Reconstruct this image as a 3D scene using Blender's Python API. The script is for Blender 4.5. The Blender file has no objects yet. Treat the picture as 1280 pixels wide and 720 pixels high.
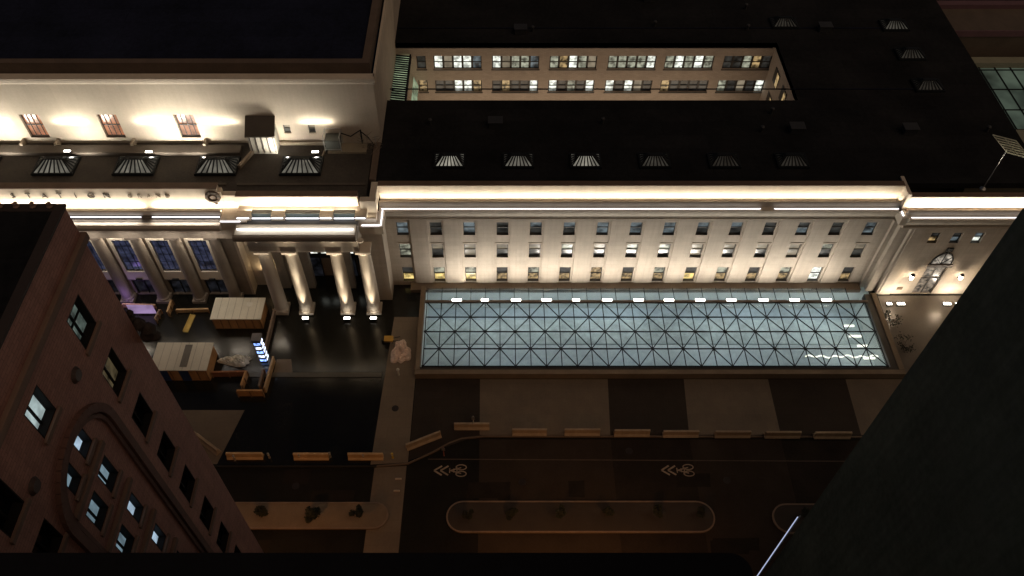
import bpy, bmesh, math, random
from mathutils import Vector
random.seed(7)
R = math.radians
S = bpy.context.scene
COL = S.collection
# ------------------------------------------------------------------ camera
H = 72.0; FOC = 1025.0; PITCH = R(50.8)
cam = bpy.data.cameras.new('camera'); camo = bpy.data.objects.new('camera', cam); COL.objects.link(camo)
camo.location = (0, 0, H); camo.rotation_euler = (R(90) - PITCH, 0, 0)
cam.sensor_fit = 'HORIZONTAL'; cam.sensor_width = 36; cam.lens = FOC / 1280 * 36; cam.shift_x = 20 / 1280
cam.clip_start = 0.5; cam.clip_end = 3000
S.camera = camo
# ------------------------------------------------------------------ night sky, city glow, exposure
w = bpy.data.worlds.new('World'); S.world = w; w.use_nodes = True
nt = w.node_tree; bg = nt.nodes['Background']
sky = nt.nodes.new('ShaderNodeTexSky'); sky.sky_type = 'NISHITA'; sky.sun_disc = False
sky.sun_elevation = R(42); sky.sun_rotation = R(215)
nt.links.new(sky.outputs[0], bg.inputs[0]); bg.inputs[1].default_value = 0.0085
sl = bpy.data.lights.new('city_glow', 'SUN'); sl.energy = 0.78; sl.angle = R(70); sl.color = (1.0, 0.70, 0.45)
so = bpy.data.objects.new('city_glow', sl); COL.objects.link(so)
so.rotation_euler = Vector((-0.55, 0.50, -0.9)).to_track_quat('-Z', 'Y').to_euler()
S.view_settings.view_transform = 'Standard'; S.view_settings.look = 'None'
S.view_settings.exposure = 0.0; S.view_settings.gamma = 1.0; S.view_settings.use_curve_mapping = False

# ------------------------------------------------------------------ helpers
CP, SP = math.cos(PITCH), math.sin(PITCH)
def ray(u, v):
    a = (u - 620) / FOC; b = (360 - v) / FOC
    return a, CP + b * SP, -SP + b * CP
def onz(u, v, z=0.0):
    d = ray(u, v); t = (z - H) / d[2]; return Vector((d[0] * t, d[1] * t, z))
def ony(u, v, Y):
    d = ray(u, v); t = Y / d[1]; return Vector((d[0] * t, Y, H + d[2] * t))
def onx(u, v, X):
    d = ray(u, v); t = X / d[0]; return Vector((X, d[1] * t, H + d[2] * t))

def tag(o, label=None, cat=None, group=None, kind=None):
    if label: o['label'] = label
    if cat: o['category'] = cat
    if group: o['group'] = group
    if kind: o['kind'] = kind
    return o
def empty(name, loc, label, cat, group=None):
    o = bpy.data.objects.new(name, None); COL.objects.link(o); o.location = loc; o.empty_display_size = .3
    return tag(o, label, cat, group)
def wloc(o):
    p = Vector((0, 0, 0))
    while o is not None: p += Vector(o.location); o = o.parent
    return p
class MB:
    def __init__(s): s.bm = bmesh.new()
    def box(s, x0, x1, y0, y1, z0, z1):
        v = [s.bm.verts.new(p) for p in ((x0,y0,z0),(x1,y0,z0),(x1,y1,z0),(x0,y1,z0),(x0,y0,z1),(x1,y0,z1),(x1,y1,z1),(x0,y1,z1))]
        for f in ((0,3,2,1),(4,5,6,7),(0,1,5,4),(1,2,6,5),(2,3,7,6),(3,0,4,7)): s.bm.faces.new([v[i] for i in f])
        return s
    def quad(s, *ps):
        s.bm.faces.new([s.bm.verts.new(p) for p in ps]); return s
    def prism(s, pts, z0, z1):                      # outline in plan
        a = [s.bm.verts.new((p[0], p[1], z0)) for p in pts]; b = [s.bm.verts.new((p[0], p[1], z1)) for p in pts]
        n = len(pts)
        s.bm.faces.new(list(reversed(a))); s.bm.faces.new(b)
        for i in range(n): s.bm.faces.new((a[i], a[(i+1) % n], b[(i+1) % n], b[i]))
        return s
    def extr_x(s, prof, x0, x1):                    # (y,z) profile pulled along x
        a = [s.bm.verts.new((x0, p[0], p[1])) for p in prof]; b = [s.bm.verts.new((x1, p[0], p[1])) for p in prof]
        n = len(prof)
        s.bm.faces.new(a); s.bm.faces.new(list(reversed(b)))
        for i in range(n): s.bm.faces.new((a[i], b[i], b[(i+1) % n], a[(i+1) % n]))
        return s
    def extr_y(s, prof, y0, y1):                    # (x,z) profile pulled along y
        a = [s.bm.verts.new((p[0], y0, p[1])) for p in prof]; b = [s.bm.verts.new((p[0], y1, p[1])) for p in prof]
        n = len(prof)
        s.bm.faces.new(list(reversed(a))); s.bm.faces.new(b)
        for i in range(n): s.bm.faces.new((a[i], a[(i+1) % n], b[(i+1) % n], b[i]))
        return s
    def tube(s, p0, p1, r0, r1=None, n=10):
        p0, p1 = Vector(p0), Vector(p1); r1 = r0 if r1 is None else r1
        d = (p1 - p0).normalized(); u = d.orthogonal().normalized(); w_ = d.cross(u)
        A, B = [], []
        for i in range(n):
            t = 2 * math.pi * i / n; e = u * math.cos(t) + w_ * math.sin(t)
            A.append(s.bm.verts.new(p0 + e * r0)); B.append(s.bm.verts.new(p1 + e * r1))
        s.bm.faces.new(list(reversed(A))); s.bm.faces.new(B)
        for i in range(n): s.bm.faces.new((A[i], A[(i+1) % n], B[(i+1) % n], B[i]))
        return s
    def lathe(s, c, prof, n=20):                    # (radius, z) profile round c
        rings = []
        for r, z in prof:
            rings.append([s.bm.verts.new((c[0] + r * math.cos(2*math.pi*i/n), c[1] + r * math.sin(2*math.pi*i/n), c[2] + z)) for i in range(n)])
        for a, b in zip(rings, rings[1:]):
            for i in range(n): s.bm.faces.new((a[i], a[(i+1) % n], b[(i+1) % n], b[i]))
        s.bm.faces.new(list(reversed(rings[0]))); s.bm.faces.new(rings[-1])
        return s
    def bar(s, p0, p1, wd, ht):                     # rectangular bar between two points
        p0, p1 = Vector(p0), Vector(p1); d = (p1 - p0).normalized()
        up = Vector((0, 0, 1)) if abs(d.z) < .95 else Vector((0, 1, 0))
        r = d.cross(up).normalized() * wd / 2; u = r.cross(d).normalized() * ht / 2
        A = [s.bm.verts.new(p0 + k) for k in (r + u, -r + u, -r - u, r - u)]; B = [s.bm.verts.new(p1 + k) for k in (r + u, -r + u, -r - u, r - u)]
        s.bm.faces.new(A); s.bm.faces.new(list(reversed(B)))
        for i in range(4): s.bm.faces.new((A[i], B[i], B[(i+1) % 4], A[(i+1) % 4]))
        return s
    def wall(s, axis, c, a0, a1, z0, z1, holes, depth, sign=1):
        # a wall face with real recessed openings; axis 'y': plane y=c running along x; axis 'x': plane x=c running along y
        P = (lambda a, z, d: (a, c + d * sign, z)) if axis == 'y' else (lambda a, z, d: (c + d * sign, a, z))
        As = sorted({a0, a1, *[h[0] for h in holes], *[h[1] for h in holes]}); Zs = sorted({z0, z1, *[h[2] for h in holes], *[h[3] for h in holes]})
        for i in range(len(As) - 1):
            for j in range(len(Zs) - 1):
                am = (As[i] + As[i+1]) / 2; zm = (Zs[j] + Zs[j+1]) / 2
                if any(h[0] < am < h[1] and h[2] < zm < h[3] for h in holes): continue
                s.quad(P(As[i], Zs[j], 0), P(As[i+1], Zs[j], 0), P(As[i+1], Zs[j+1], 0), P(As[i], Zs[j+1], 0))
        for a, b, e, f in holes:
            for q in (((a,e),(b,e)), ((b,e),(b,f)), ((b,f),(a,f)), ((a,f),(a,e))):
                (m, n), (o, p) = q
                s.quad(P(m, n, 0), P(o, p, 0), P(o, p, depth), P(m, n, depth))
        return s
    def build(s, name, m, parent=None, smooth=False, bevel=0):
        if smooth:
            for f in s.bm.faces: f.smooth = True
        bmesh.ops.recalc_face_normals(s.bm, faces=s.bm.faces)
        if parent is not None:
            bmesh.ops.translate(s.bm, verts=s.bm.verts, vec=-wloc(parent))
        else:
            vs = s.bm.verts; s_c = Vector((0, 0, 0))
        me = bpy.data.meshes.new(name); s.bm.to_mesh(me); s.bm.free(); me.materials.append(m)
        o = bpy.data.objects.new(name, me); COL.objects.link(o)
        if parent is not None: o.parent = parent
        if bevel:
            b = o.modifiers.new('bevel', 'BEVEL'); b.width = bevel; b.segments = 2; b.limit_method = 'ANGLE'
        return o
def struct(name, mb, m):
    return tag(mb.build(name, m), kind='structure')
def copy_tree(o, parent=None, loc=None):
    c = o.copy(); COL.objects.link(c)
    if parent is not None: c.parent = parent
    if loc is not None: c.location = loc
    for ch in list(o.children): copy_tree(ch, c)
    return c
def lamp(kind, name, loc, direction, energy, color, parent=None, **kw):
    l = bpy.data.lights.new(name, kind); l.energy = energy; l.color = color
    for k, v in kw.items(): setattr(l, k, v)
    o = bpy.data.objects.new(name, l); COL.objects.link(o)
    if parent is not None: o.parent = parent; loc = Vector(loc) - wloc(parent)
    o.location = loc
    if direction is not None: o.rotation_euler = Vector(direction).to_track_quat('-Z', 'Y').to_euler()
    return o

# ------------------------------------------------------------------ materials
MATS = {}
def mat(name, col, rough=.7, var=.25, scale=1.5, metal=0., bump=0., blocks=None, streak=0., spec=.5, fine=.0):
    """painted, stone or metal surface: base colour broken up by two noises, optional masonry joints and vertical streaks"""
    if name in MATS: return MATS[name]
    m = bpy.data.materials.new(name); m.use_nodes = True; n = m.node_tree.nodes; L = m.node_tree.links
    b = n['Principled BSDF']; b.inputs['Roughness'].default_value = rough; b.inputs['Metallic'].default_value = metal
    b.inputs['Specular IOR Level'].default_value = spec
    geo = n.new('ShaderNodeNewGeometry')
    def noise(sc, det, vec=None):
        t = n.new('ShaderNodeTexNoise'); t.inputs['Scale'].default_value = sc; t.inputs['Detail'].default_value = det; t.inputs['Roughness'].default_value = .62
        L.new(vec or geo.outputs['Position'], t.inputs['Vector']); return t
    a = noise(scale * .35, 5); c = noise(scale * 6, 4)
    mx = n.new('ShaderNodeMath'); mx.operation = 'ADD'; L.new(a.outputs[0], mx.inputs[0])
    m2 = n.new('ShaderNodeMath'); m2.operation = 'MULTIPLY'; m2.inputs[1].default_value = .6; L.new(c.outputs[0], m2.inputs[0]); L.new(m2.outputs[0], mx.inputs[1])
    rng = n.new('ShaderNodeMapRange'); rng.inputs['From Min'].default_value = .45; rng.inputs['From Max'].default_value = 1.15
    rng.inputs['To Min'].default_value = 1 - var; rng.inputs['To Max'].default_value = 1 + var; L.new(mx.outputs[0], rng.inputs['Value'])
    val = rng.outputs[0]
    if streak:
        mp = n.new('ShaderNodeMapping'); mp.inputs['Scale'].default_value = (2.2, 2.2, .12); L.new(geo.outputs['Position'], mp.inputs[0])
        st = noise(1.0, 4, mp.outputs[0]); r2 = n.new('ShaderNodeMapRange'); r2.inputs['From Min'].default_value = .3; r2.inputs['From Max'].default_value = .7
        r2.inputs['To Min'].default_value = 1 - streak; r2.inputs['To Max'].default_value = 1 + streak * .4; L.new(st.outputs[0], r2.inputs['Value'])
        mm = n.new('ShaderNodeMath'); mm.operation = 'MULTIPLY'; L.new(val, mm.inputs[0]); L.new(r2.outputs[0], mm.inputs[1]); val = mm.outputs[0]
    if blocks:
        sep = n.new('ShaderNodeSeparateXYZ'); L.new(geo.outputs['Position'], sep.inputs[0])
        ad = n.new('ShaderNodeMath'); ad.operation = 'ADD'
        cmb = n.new('ShaderNodeCombineXYZ')
        if blocks[2] == 'flat':
            L.new(sep.outputs[0], cmb.inputs[0]); L.new(sep.outputs[1], cmb.inputs[1])
        else:
            L.new(sep.outputs[0], ad.inputs[0]); L.new(sep.outputs[1], ad.inputs[1]); L.new(ad.outputs[0], cmb.inputs[0]); L.new(sep.outputs[2], cmb.inputs[1])
        br = n.new('ShaderNodeTexBrick'); br.inputs['Scale'].default_value = 1; br.inputs['Brick Width'].default_value = blocks[0]; br.inputs['Row Height'].default_value = blocks[1]
        br.inputs['Mortar Size'].default_value = blocks[3]; br.inputs['Color1'].default_value = (1, 1, 1, 1); br.inputs['Color2'].default_value = (blocks[4],) * 3 + (1,); br.inputs['Mortar'].default_value = (blocks[5],) * 3 + (1,)
        L.new(cmb.outputs[0], br.inputs['Vector'])
        mm = n.new('ShaderNodeMath'); mm.operation = 'MULTIPLY'; L.new(val, mm.inputs[0]); L.new(br.outputs[0], mm.inputs[1]); val = mm.outputs[0]
    vm = n.new('ShaderNodeVectorMath'); vm.operation = 'SCALE'; vm.inputs[0].default_value = col; L.new(val, vm.inputs['Scale']); L.new(vm.outputs[0], b.inputs['Base Color'])
    if bump:
        bp = n.new('ShaderNodeBump'); bp.inputs['Strength'].default_value = bump; bp.inputs['Distance'].default_value = .03; L.new(c.outputs[0], bp.inputs['Height']); L.new(bp.outputs[0], b.inputs['Normal'])
    if fine:
        rr = n.new('ShaderNodeMapRange'); rr.inputs['To Min'].default_value = rough - fine; rr.inputs['To Max'].default_value = rough + fine; L.new(a.outputs[0], rr.inputs['Value']); L.new(rr.outputs[0], b.inputs['Roughness'])
    MATS[name] = m; return m
def glow(name, col, strength, var=0., scale=2.0, base=(.05, .05, .05), rows=None, lo=0.2):
    """something that gives off light: lamps, lit windows (patchy where an interior shows), screens, glow put in for light or reflections"""
    if name in MATS: return MATS[name]
    m = bpy.data.materials.new(name); m.use_nodes = True; n = m.node_tree.nodes; L = m.node_tree.links
    b = n['Principled BSDF']; b.inputs['Base Color'].default_value = (*base, 1); b.inputs['Roughness'].default_value = .24
    b.inputs['Specular IOR Level'].default_value = .06 if name.startswith('skylight') else .5
    b.inputs['Emission Color'].default_value = (*col, 1); b.inputs['Emission Strength'].default_value = strength
    if var:
        g = n.new('ShaderNodeNewGeometry'); mp = n.new('ShaderNodeMapping'); mp.inputs['Scale'].default_value = rows or (1, 1, 1)
        L.new(g.outputs['Position'], mp.inputs[0])
        t = n.new('ShaderNodeTexNoise'); t.inputs['Scale'].default_value = scale; t.inputs['Detail'].default_value = 3; L.new(mp.outputs[0], t.inputs['Vector'])
        r = n.new('ShaderNodeMapRange'); r.inputs['From Min'].default_value = .36; r.inputs['From Max'].default_value = .64
        r.inputs['To Min'].default_value = strength * lo; r.inputs['To Max'].default_value = strength * (1 + var); L.new(t.outputs[0], r.inputs['Value']); L.new(r.outputs[0], b.inputs['Emission Strength'])
    MATS[name] = m; return m
STONE = mat('limestone', (.47, .405, .33), .8, .14, 1.2, blocks=(1.75, .62, 'wall', .012, .93, .80), streak=.10)
STONE2 = mat('limestone_trim', (.50, .435, .355), .75, .12, 1.4, streak=.08)
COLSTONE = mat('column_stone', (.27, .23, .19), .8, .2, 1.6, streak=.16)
DIRTY = mat('weathered_ledge', (.10, .085, .07), .8, .35, 2)
BROWN = mat('brown_coping', (.12, .075, .05), .7, .3, 2)
ROOF = mat('dark_membrane_roof', (.013, .013, .014), .85, .7, .45, spec=.1, blocks=(9, 2.2, 'flat', .03, .75, .6))
ROOFB = mat('blue_black_roof', (.011, .013, .026), .8, .7, .4, spec=.1, blocks=(11, 2.5, 'flat', .03, .8, .6))
ROOFC = mat('brown_gravel_roof', (.036, .030, .024), .9, .85, .7, bump=.3)
COURT = mat('courtyard_brick', (.47, .39, .325), .85, .15, 2, blocks=(.5, .16, 'wall', .012, .88, .75))
BRICK = mat('red_brick', (.37, .18, .14), .85, .2, 2.2, blocks=(.46, .15, 'wall', .014, .82, .62), streak=.14)
BRICKT = mat('sandstone_trim', (.16, .10, .075), .85, .2, 2)
FRAME = mat('window_frame', (.05, .045, .04), .5, .1)
FRAMEW = mat('pale_window_trim', (.72, .66, .57), .6, .1)
BLACK = mat('black_steel', (.012, .014, .016), .55, .2, spec=.15)
ASPH = mat('asphalt', (.016, .014, .011), .62, .4, .9, bump=.25, fine=.18, spec=.1)
PLAZA = mat('dark_paving', (.012, .0115, .009), .17, .45, .7, bump=.05, fine=.09, spec=.45)
PAVL = mat('pale_paving', (.19, .145, .10), .7, .2, .8, blocks=(1.2, 1.2, 'flat', .015, .93, .8), bump=.1)
PAVM = mat('brown_paving', (.17, .128, .088), .6, .25, .8, blocks=(.9, .9, 'flat', .012, .9, .8), fine=.15)
CONC = mat('concrete', (.40, .30, .20), .8, .25, 2.0, bump=.2, streak=.15)
KERB = mat('kerb_stone', (.15, .105, .07), .8, .2, 3)
PAINT = mat('road_paint', (.38, .30, .22), .7, .5, 5)
WOOD = mat('orange_lit_plywood', (.55, .30, .12), .8, .3, 3, streak=.2)  # wood brightened towards orange, light on the boards put into its colour
SHEDROOF = mat('pale_shed_roof', (.72, .69, .58), .6, .15, 1.2, blocks=(3.2, 40, 'flat', .02, .8, .8))
CURB = mat('canopy_kerb', (.20, .15, .10), .8, .25, 2)
GREY = mat('galvanised_metal', (.34, .34, .33), .45, .15, metal=.6)
LED = glow('led_strip', (.92, .93, 1.0), 3.2)
LAMPW = glow('lamp_face', (1.0, .93, .80), 16)
WARM = (1.0, .88, .70); NEUT = (1.0, .92, .81)

# ------------------------------------------------------------------ ground, road, plaza
MX0, MX1, MY0, MY1 = -7.9, 42.0, 47.25, 58.9          # the sunken moat under the glass canopy
def ring(mb, x0, x1, y0, y1, z):
    mb.quad((x0,y0,z),(x1,y0,z),(x1,MY0,z),(x0,MY0,z)); mb.quad((x0,MY0,z),(MX0,MY0,z),(MX0,MY1,z),(x0,MY1,z))
    mb.quad((MX1,MY0,z),(x1,MY0,z),(x1,MY1,z),(MX1,MY1,z)); mb.quad((x0,MY1,z),(x1,MY1,z),(x1,y1,z),(x0,y1,z)); return mb
struct('ground', ring(MB(), -900, 900, -600, 1500, -.14), ASPH)
kerb = [(-90, 36.5), (-13, 36.5), (-11.5, 36.52), (-8.5, 36.8), (-6.2, 38.0), (-4.6, 39.0), (-3.4, 39.5), (-1.2, 39.78), (90, 39.6)]
mb = MB()
for (a, b), (c, d) in zip(kerb, kerb[1:]):
    mb.quad((a,b+.18,0),(c,d+.18,0),(c,46,0),(a,46,0))
mb2 = MB()
ring(mb, -90, 90, 46, 110, 0)
struct('plaza', mb, PLAZA)
mb = MB(); kd = MB()
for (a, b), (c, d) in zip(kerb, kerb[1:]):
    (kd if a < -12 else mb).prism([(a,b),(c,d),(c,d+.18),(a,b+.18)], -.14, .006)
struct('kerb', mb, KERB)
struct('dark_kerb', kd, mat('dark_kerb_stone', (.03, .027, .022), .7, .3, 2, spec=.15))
struct('paving_strip', MB().prism([(-12.1, 36.75), (-8.5, 37.0), (-8.3, 54.6), (-11.2, 54.6)], 0, .004), PAVL)
struct('crossing_strip', MB().prism([(-12.3, 15), (-9.0, 15), (-8.62, 36.7), (-11.7, 36.5)], -.14, -.134), PAVL)
mb = MB()
for a, b, c, d in ((-1.62, 11.3, -1.66, 11.6), (19.1, 28.15, 19.5, 28.25), (36.1, 56, 36.3, 56), (-33.5, -26.3, -33.5, -25.4)):
    y0 = 39.98 if a > -5 else 36.8
    mb.prism([(a, y0), (b, y0), (d, 46.5), (c, 46.5)] if a > -5 else [(a, y0), (b - .6, y0), (d, 42.8), (c, 42.8)], 0, .005)
struct('pale_paving_panel', mb, PAVM)
mb = MB()
for a, b, c, d in ((-8.45, -1.62, -8.3, -1.66), (11.3, 19.1, 11.6, 19.5), (28.15, 36.1, 28.25, 36.3)):
    mb.prism([(a, 39.98 if a > 0 else 37.2), (b, 39.98), (d, 46.5), (c, 46.5)], 0, .0035)
struct('dark_paving_panel', mb, mat('dark_brown_paving', (.040, .029, .021), .6, .3, .8, blocks=(.9, .9, 'flat', .012, .9, .8), fine=.15, spec=.2))
mb = MB()
for a, b in ((-1.62, 11.3), (19.1, 28.1)):
    mb.prism([(a, 16), (b, 16), (b, 39.55), (a, 39.55)], -.14, -.135)
struct('road_wear', MB().prism([(11.3, 16), (19.1, 16), (19.1, 39.5), (11.3, 39.5)], -.14, -.136).prism([(28.1, 16), (60, 16), (60, 39.4), (28.1, 39.4)], -.14, -.136), mat('brown_asphalt', (.028, .021, .016), .7, .35, .9, bump=.2, spec=.1))
struct('road_panel', mb, mat('worn_asphalt', (.042, .031, .023), .7, .3, .9, bump=.2, spec=.1))
mb = MB()
mb.prism([(-6.6, 37.36), (36, 37.12), (36, 37.22), (-6.6, 37.46)], -.134, -.128)
struct('lane_line', mb, mat('worn_paint', (.10, .07, .05), .8, .4, 4))
struct('plaza_step', MB().prism([(-26, 46.75), (-11.9, 46.7), (-11.9, 47.25), (-26, 47.3)], 0, .09), mat('wet_kerb', (.09, .085, .07), .4, .35, 2))
struct('patched_paving', MB().prism([tuple(onz(u, v)[:2]) for u, v in ((341, 471), (366, 469), (364, 449), (346, 449))], 0, .006), PAVM)
struct('forecourt', MB().prism([(42.7, 47), (70, 47), (70, 57.6), (42.9, 57.6)], 0, .006), mat('wet_forecourt', (.13, .11, .09), .30, .3, .9, blocks=(1.5, 1.5, 'flat', .012, .92, .85), fine=.08))
rnd = random.Random(21)
mp_ = mat('road_patch', (.024, .019, .015), .8, .3, 2, spec=.1)
for i in range(13):
    x, y = rnd.choice([rnd.uniform(-24, -15), rnd.uniform(-5.5, 34), rnd.uniform(-5.5, 34)]), rnd.uniform(33.6, 36.6) if i % 2 else rnd.uniform(26.5, 29.4); a, b = rnd.uniform(.5, 2.2), rnd.uniform(.3, .9)
    struct('road_patch', MB().prism([(x-a, y-b), (x+a*.9, y-b*1.05), (x+a, y+b), (x-a*.95, y+b*.9)], -.139, -.1325 + i*.0001), mp_)
for x, y in ((2.5, 35.0), (13.0, 38.3), (22.0, 35.2), (-19.0, 34.6), (-10.2, 43.0)):
    struct('manhole_cover', MB().tube((x, y, -.139 if y < 39 else .001), (x, y, -.127 if y < 39 else .012), .36, .36, 18), mat('iron_cover', (.05, .04, .035), .4, .3, 4, metal=.5))
def sharrow(x, y):
    m = MB(); z0, z1 = -.134, -.127
    def seg(a, b, wd=.16):
        a = Vector((*a, 0)); b = Vector((*b, 0)); d = (b - a).normalized(); n_ = Vector((-d.y, d.x, 0)) * wd / 2
        m.prism([(x + p.x, y + p.y) for p in (a - n_, b - n_, b + n_, a + n_)], z0, z1)
    for k in (0, .62):
        seg((k, 0), (k + .75, .48)); seg((k, 0), (k + .75, -.48))
    for cx, cy in ((2.6, .34), (2.6, -.34)):                      # the two wheels of the bicycle, lying across the lane
        pts = [(cx + .5 * math.cos(t * math.pi / 7), cy + .27 * math.sin(t * math.pi / 7)) for t in range(14)]
        for i in range(14): seg(pts[i], pts[(i+1) % 14], .1)
    seg((1.55, .0), (2.6, .3), .11); seg((1.55, 0), (2.6, -.3), .11); seg((1.5, -.25), (1.5, .25), .1); seg((1.9, -.2), (1.9, .2), .1); seg((2.2, .34), (2.2, -.34), .1)
    return m
for x, y in ((-5.95, 36.2), (15.9, 36.23)):
    struct('bike_marking', sharrow(x, y), PAINT)
def island(x0, x1, y0, y1, left, right, m):
    r = (y1 - y0) / 2; cy = (y0 + y1) / 2; pts = []
    def outline(e):
        p = []
        if right: p += [(x1 - r + (r + e) * math.sin(t * math.pi / 16), cy - (r + e) * math.cos(t * math.pi / 16)) for t in range(17)]
        else: p += [(x1, y0 - e), (x1, y1 + e)]
        if left: p += [(x0 + r - (r + e) * math.sin(t * math.pi / 16), cy + (r + e) * math.cos(t * math.pi / 16)) for t in range(17)]
        else: p += [(x0, y1 + e), (x0, y0 - e)]
        return p
    a, b = outline(0), outline(-.14); rim = MB()
    n = len(a)
    for i in range(n):
        j = (i + 1) % n; rim.prism([a[i], a[j], b[j], b[i]], -.14, .07)
    struct('island_kerb', rim, mat('pale_kerb', (.24, .17, .12), .7, .3, 3))
    struct('traffic_island', MB().prism(b, -.14, .03), m)
ISL = mat('island_paving', (.042, .031, .023), .8, .25, 1.5, bump=.2)
island(-44, -9.95, 30.3, 32.9, False, True, mat('pale_island_paving', (.21, .15, .095), .8, .25, 1.5, bump=.2))
island(-4.6, 20.2, 29.95, 33.02, True, True, ISL); island(25.5, 48, 29.85, 32.75, True, False, ISL)

# ------------------------------------------------------------------ office wing of the station
wing = empty('station_office_wing', (15, 59, 0), 'long floodlit limestone office wing with three rows of windows above the glass canopy', 'building')
XL, XR, YW = -11.6, 41.2, 59.2
zz = lambda v: ony(620, v, YW).z
rows = [(zz(294), zz(278)), (zz(322), zz(305)), (zz(351.5), zz(334))]
WX = [-9.83 + 3.505 * i for i in range(15)]
holes = [(x - .62, x + .62, z0, z1) for x in WX for z0, z1 in rows]
MB().wall('y', YW, XL, XR, 0, 11.0, holes, .32).build('wall', STONE, wing)
mb = MB()                                                    # shallow pilaster strips between the windows
for a, b in zip(WX, WX[1:]): mb.box((a+b)/2 - .92, (a+b)/2 + .92, YW - .17, YW - .003, .52, 10.71)
mb.build('pilaster_strips', STONE, wing)
mb = MB()
for x in WX:                                                 # lintels over the middle row
    mb.box(x - .72, x + .72, YW - .05, YW - .002, rows[1][1] + .12, rows[1][1] + .2)
mb.build('lintels', STONE2, wing)
MB().box(-9.6, 41.0, 58.05, 59.1, 0, .5).build('plinth', mat('brown_plinth', (.17, .125, .09), .8, .3, 2), wing)
def cornice(parent, x0, x1, dy, gaps=(), rt=None, zt=14.5, rtop=None, e0=.02, e1=.02, cove=22, zoff=0):
    """architrave line, cornice, parapet band and floodlit attic; dy moves the whole set towards the street"""
    z = zoff
    MB().extr_x([(59.2+dy-.16, 10.72+z), (59.2+dy+.3, 10.72+z), (59.2+dy+.3, 11.45+z), (59.2+dy-.10, 11.45+z), (59.2+dy-.10, 10.92+z), (59.2+dy-.16, 10.88+z)], x0, x1).build('architrave', STONE, parent)
    MB().extr_x([(58.95+dy, 11.45+z), (59.5+dy, 11.45+z), (59.5+dy, 12.45+z), (58.62+dy, 12.45+z), (58.62+dy, 12.2+z), (58.78+dy, 12.0+z), (58.8+dy, 11.8+z)], x0, x1).build('cornice', STONE2, parent)
    MB().extr_x([(59.28+dy, 12.452+z), (59.62+dy, 12.452+z), (59.62+dy, 12.98+z), (59.45+dy, 13.02+z), (59.36+dy, 12.9+z)], x0, x1).build('parapet_band', STONE2, parent)
    MB().extr_x([(59.63+dy, 12.3+z), (60.18+dy, 12.3+z), (60.18+dy, 12.5+z), (59.63+dy, 12.5+z)], x0, x1).build('gutter', BROWN, parent)
    MB().box(x0, x1, 60.2+dy, 60.75+dy, 12.2+z, zt).build('attic', STONE2, parent)
    MB().box(x0 - e0, x1 + e1, 60.13+dy, 60.8+dy, zt + .002, zt + .10).build('attic_coping', BROWN, parent)
    xs = [x0 + .25]; 
    for g in gaps: xs += [g[0], g[1]]
    xs.append(x1 - .25)
    for a, b in zip(xs[::2], xs[1::2]):
        MB().box(a, b, 58.90+dy, 58.95+dy, 12.47+z, 12.52+z).build('light_strip', LED, parent)
        lamp('AREA', 'strip_light', ((a+b)/2, 59.0+dy, 12.63+z), (0, -.6, .8), .35*(b-a), (1, .93, .84), parent, shape='RECTANGLE', size=b-a, size_y=.1)
    lamp('AREA', 'cove_light', ((x0+x1)/2, 59.72+dy, 12.78+z), (0, .38, .92), cove*1.4*(x1-x0), WARM, parent, shape='RECTANGLE', size=x1-x0-.3, size_y=.08)
cornice(wing, XL - .3, XR, 0, gaps=((26.9, 28.3),), zt=14.5, cove=18)
# windows of the wing: a frame part with its pane as a sub-part
PAL = dict(
    blue=glow('pane_blue_grey', (.42, .52, .56), .16, 1.2, 1.1), dark=glow('pane_dark', (.20, .20, .18), .07, 1.2, 1.2),
    blind=glow('pane_blind', (.72, .60, .42), .28, .3, .9, lo=.6), pale=glow('pane_pale', (.72, .74, .56), .38, .6, 1.5),
    yellow=glow('pane_yellow', (1.0, .74, .26), .8, .5, 1.6, lo=.25), white=glow('pane_white', (.93, .97, .86), 1.1, .4, 2.0, lo=.35),
    amber=glow('pane_amber', (.85, .58, .26), .30, 1.0, 2.0, lo=.15), orange=glow('pane_orange', (1.0, .40, .16), .55, .5, 2.5, lo=.5))
def window_y(parent, xc, y, z0, z1, wd, m, bars=(0,), sash=True, rec=.3, fm=None, m2=None):
    f = MB(); t = .07; x0, x1 = xc - wd/2, xc + wd/2; ya, yb = y + rec - .07, y + rec + .02
    f.box(x0, x0+t, ya, yb, z0, z1); f.box(x1-t, x1, ya, yb, z0, z1); f.box(x0+t, x1-t, ya, yb, z1-t, z1); f.box(x0+t, x1-t, ya, yb, z0, z0+.1)
    if rec > .25: f.box(x0+.01, x1-.01, y+.03, ya-.003, z0+.002, z0+.05)  # dark slab, the shade on the sill put into its colour
    if sash: f.box(x0+t, x1-t, ya-.02, yb, (z0+z1)/2-.04, (z0+z1)/2+.04)
    for b in bars:
        if b: f.box(xc+b-.025, xc+b+.025, ya+.01, yb, z0+.1, z1-t)
    o = f.build('window', fm or FRAME, parent)
    zm = (z0+z1)/2
    MB().quad((x0,yb+.02,z0),(x1,yb+.02,z0),(x1,yb+.02,zm),(x0,yb+.02,zm)).build('pane', m, o)
    MB().quad((x0,yb+.02,zm),(x1,yb+.02,zm),(x1,yb+.02,z1),(x0,yb+.02,z1)).build('pane', m2 or m, o)
    return o
top = ['blue','dark','blue','dark','dark','dark','blue','blue','blue','dark','dark','dark','blue','dark','blue']
midr = ['pale','dark','blind','blind','pale','blind','amber','dark','yellow','dark','blind','amber','dark','blind','yellow']
bot = ['yellow','yellow','yellow','amber','amber','amber','amber','amber','amber','yellow','amber','amber','amber','white','amber']
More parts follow.
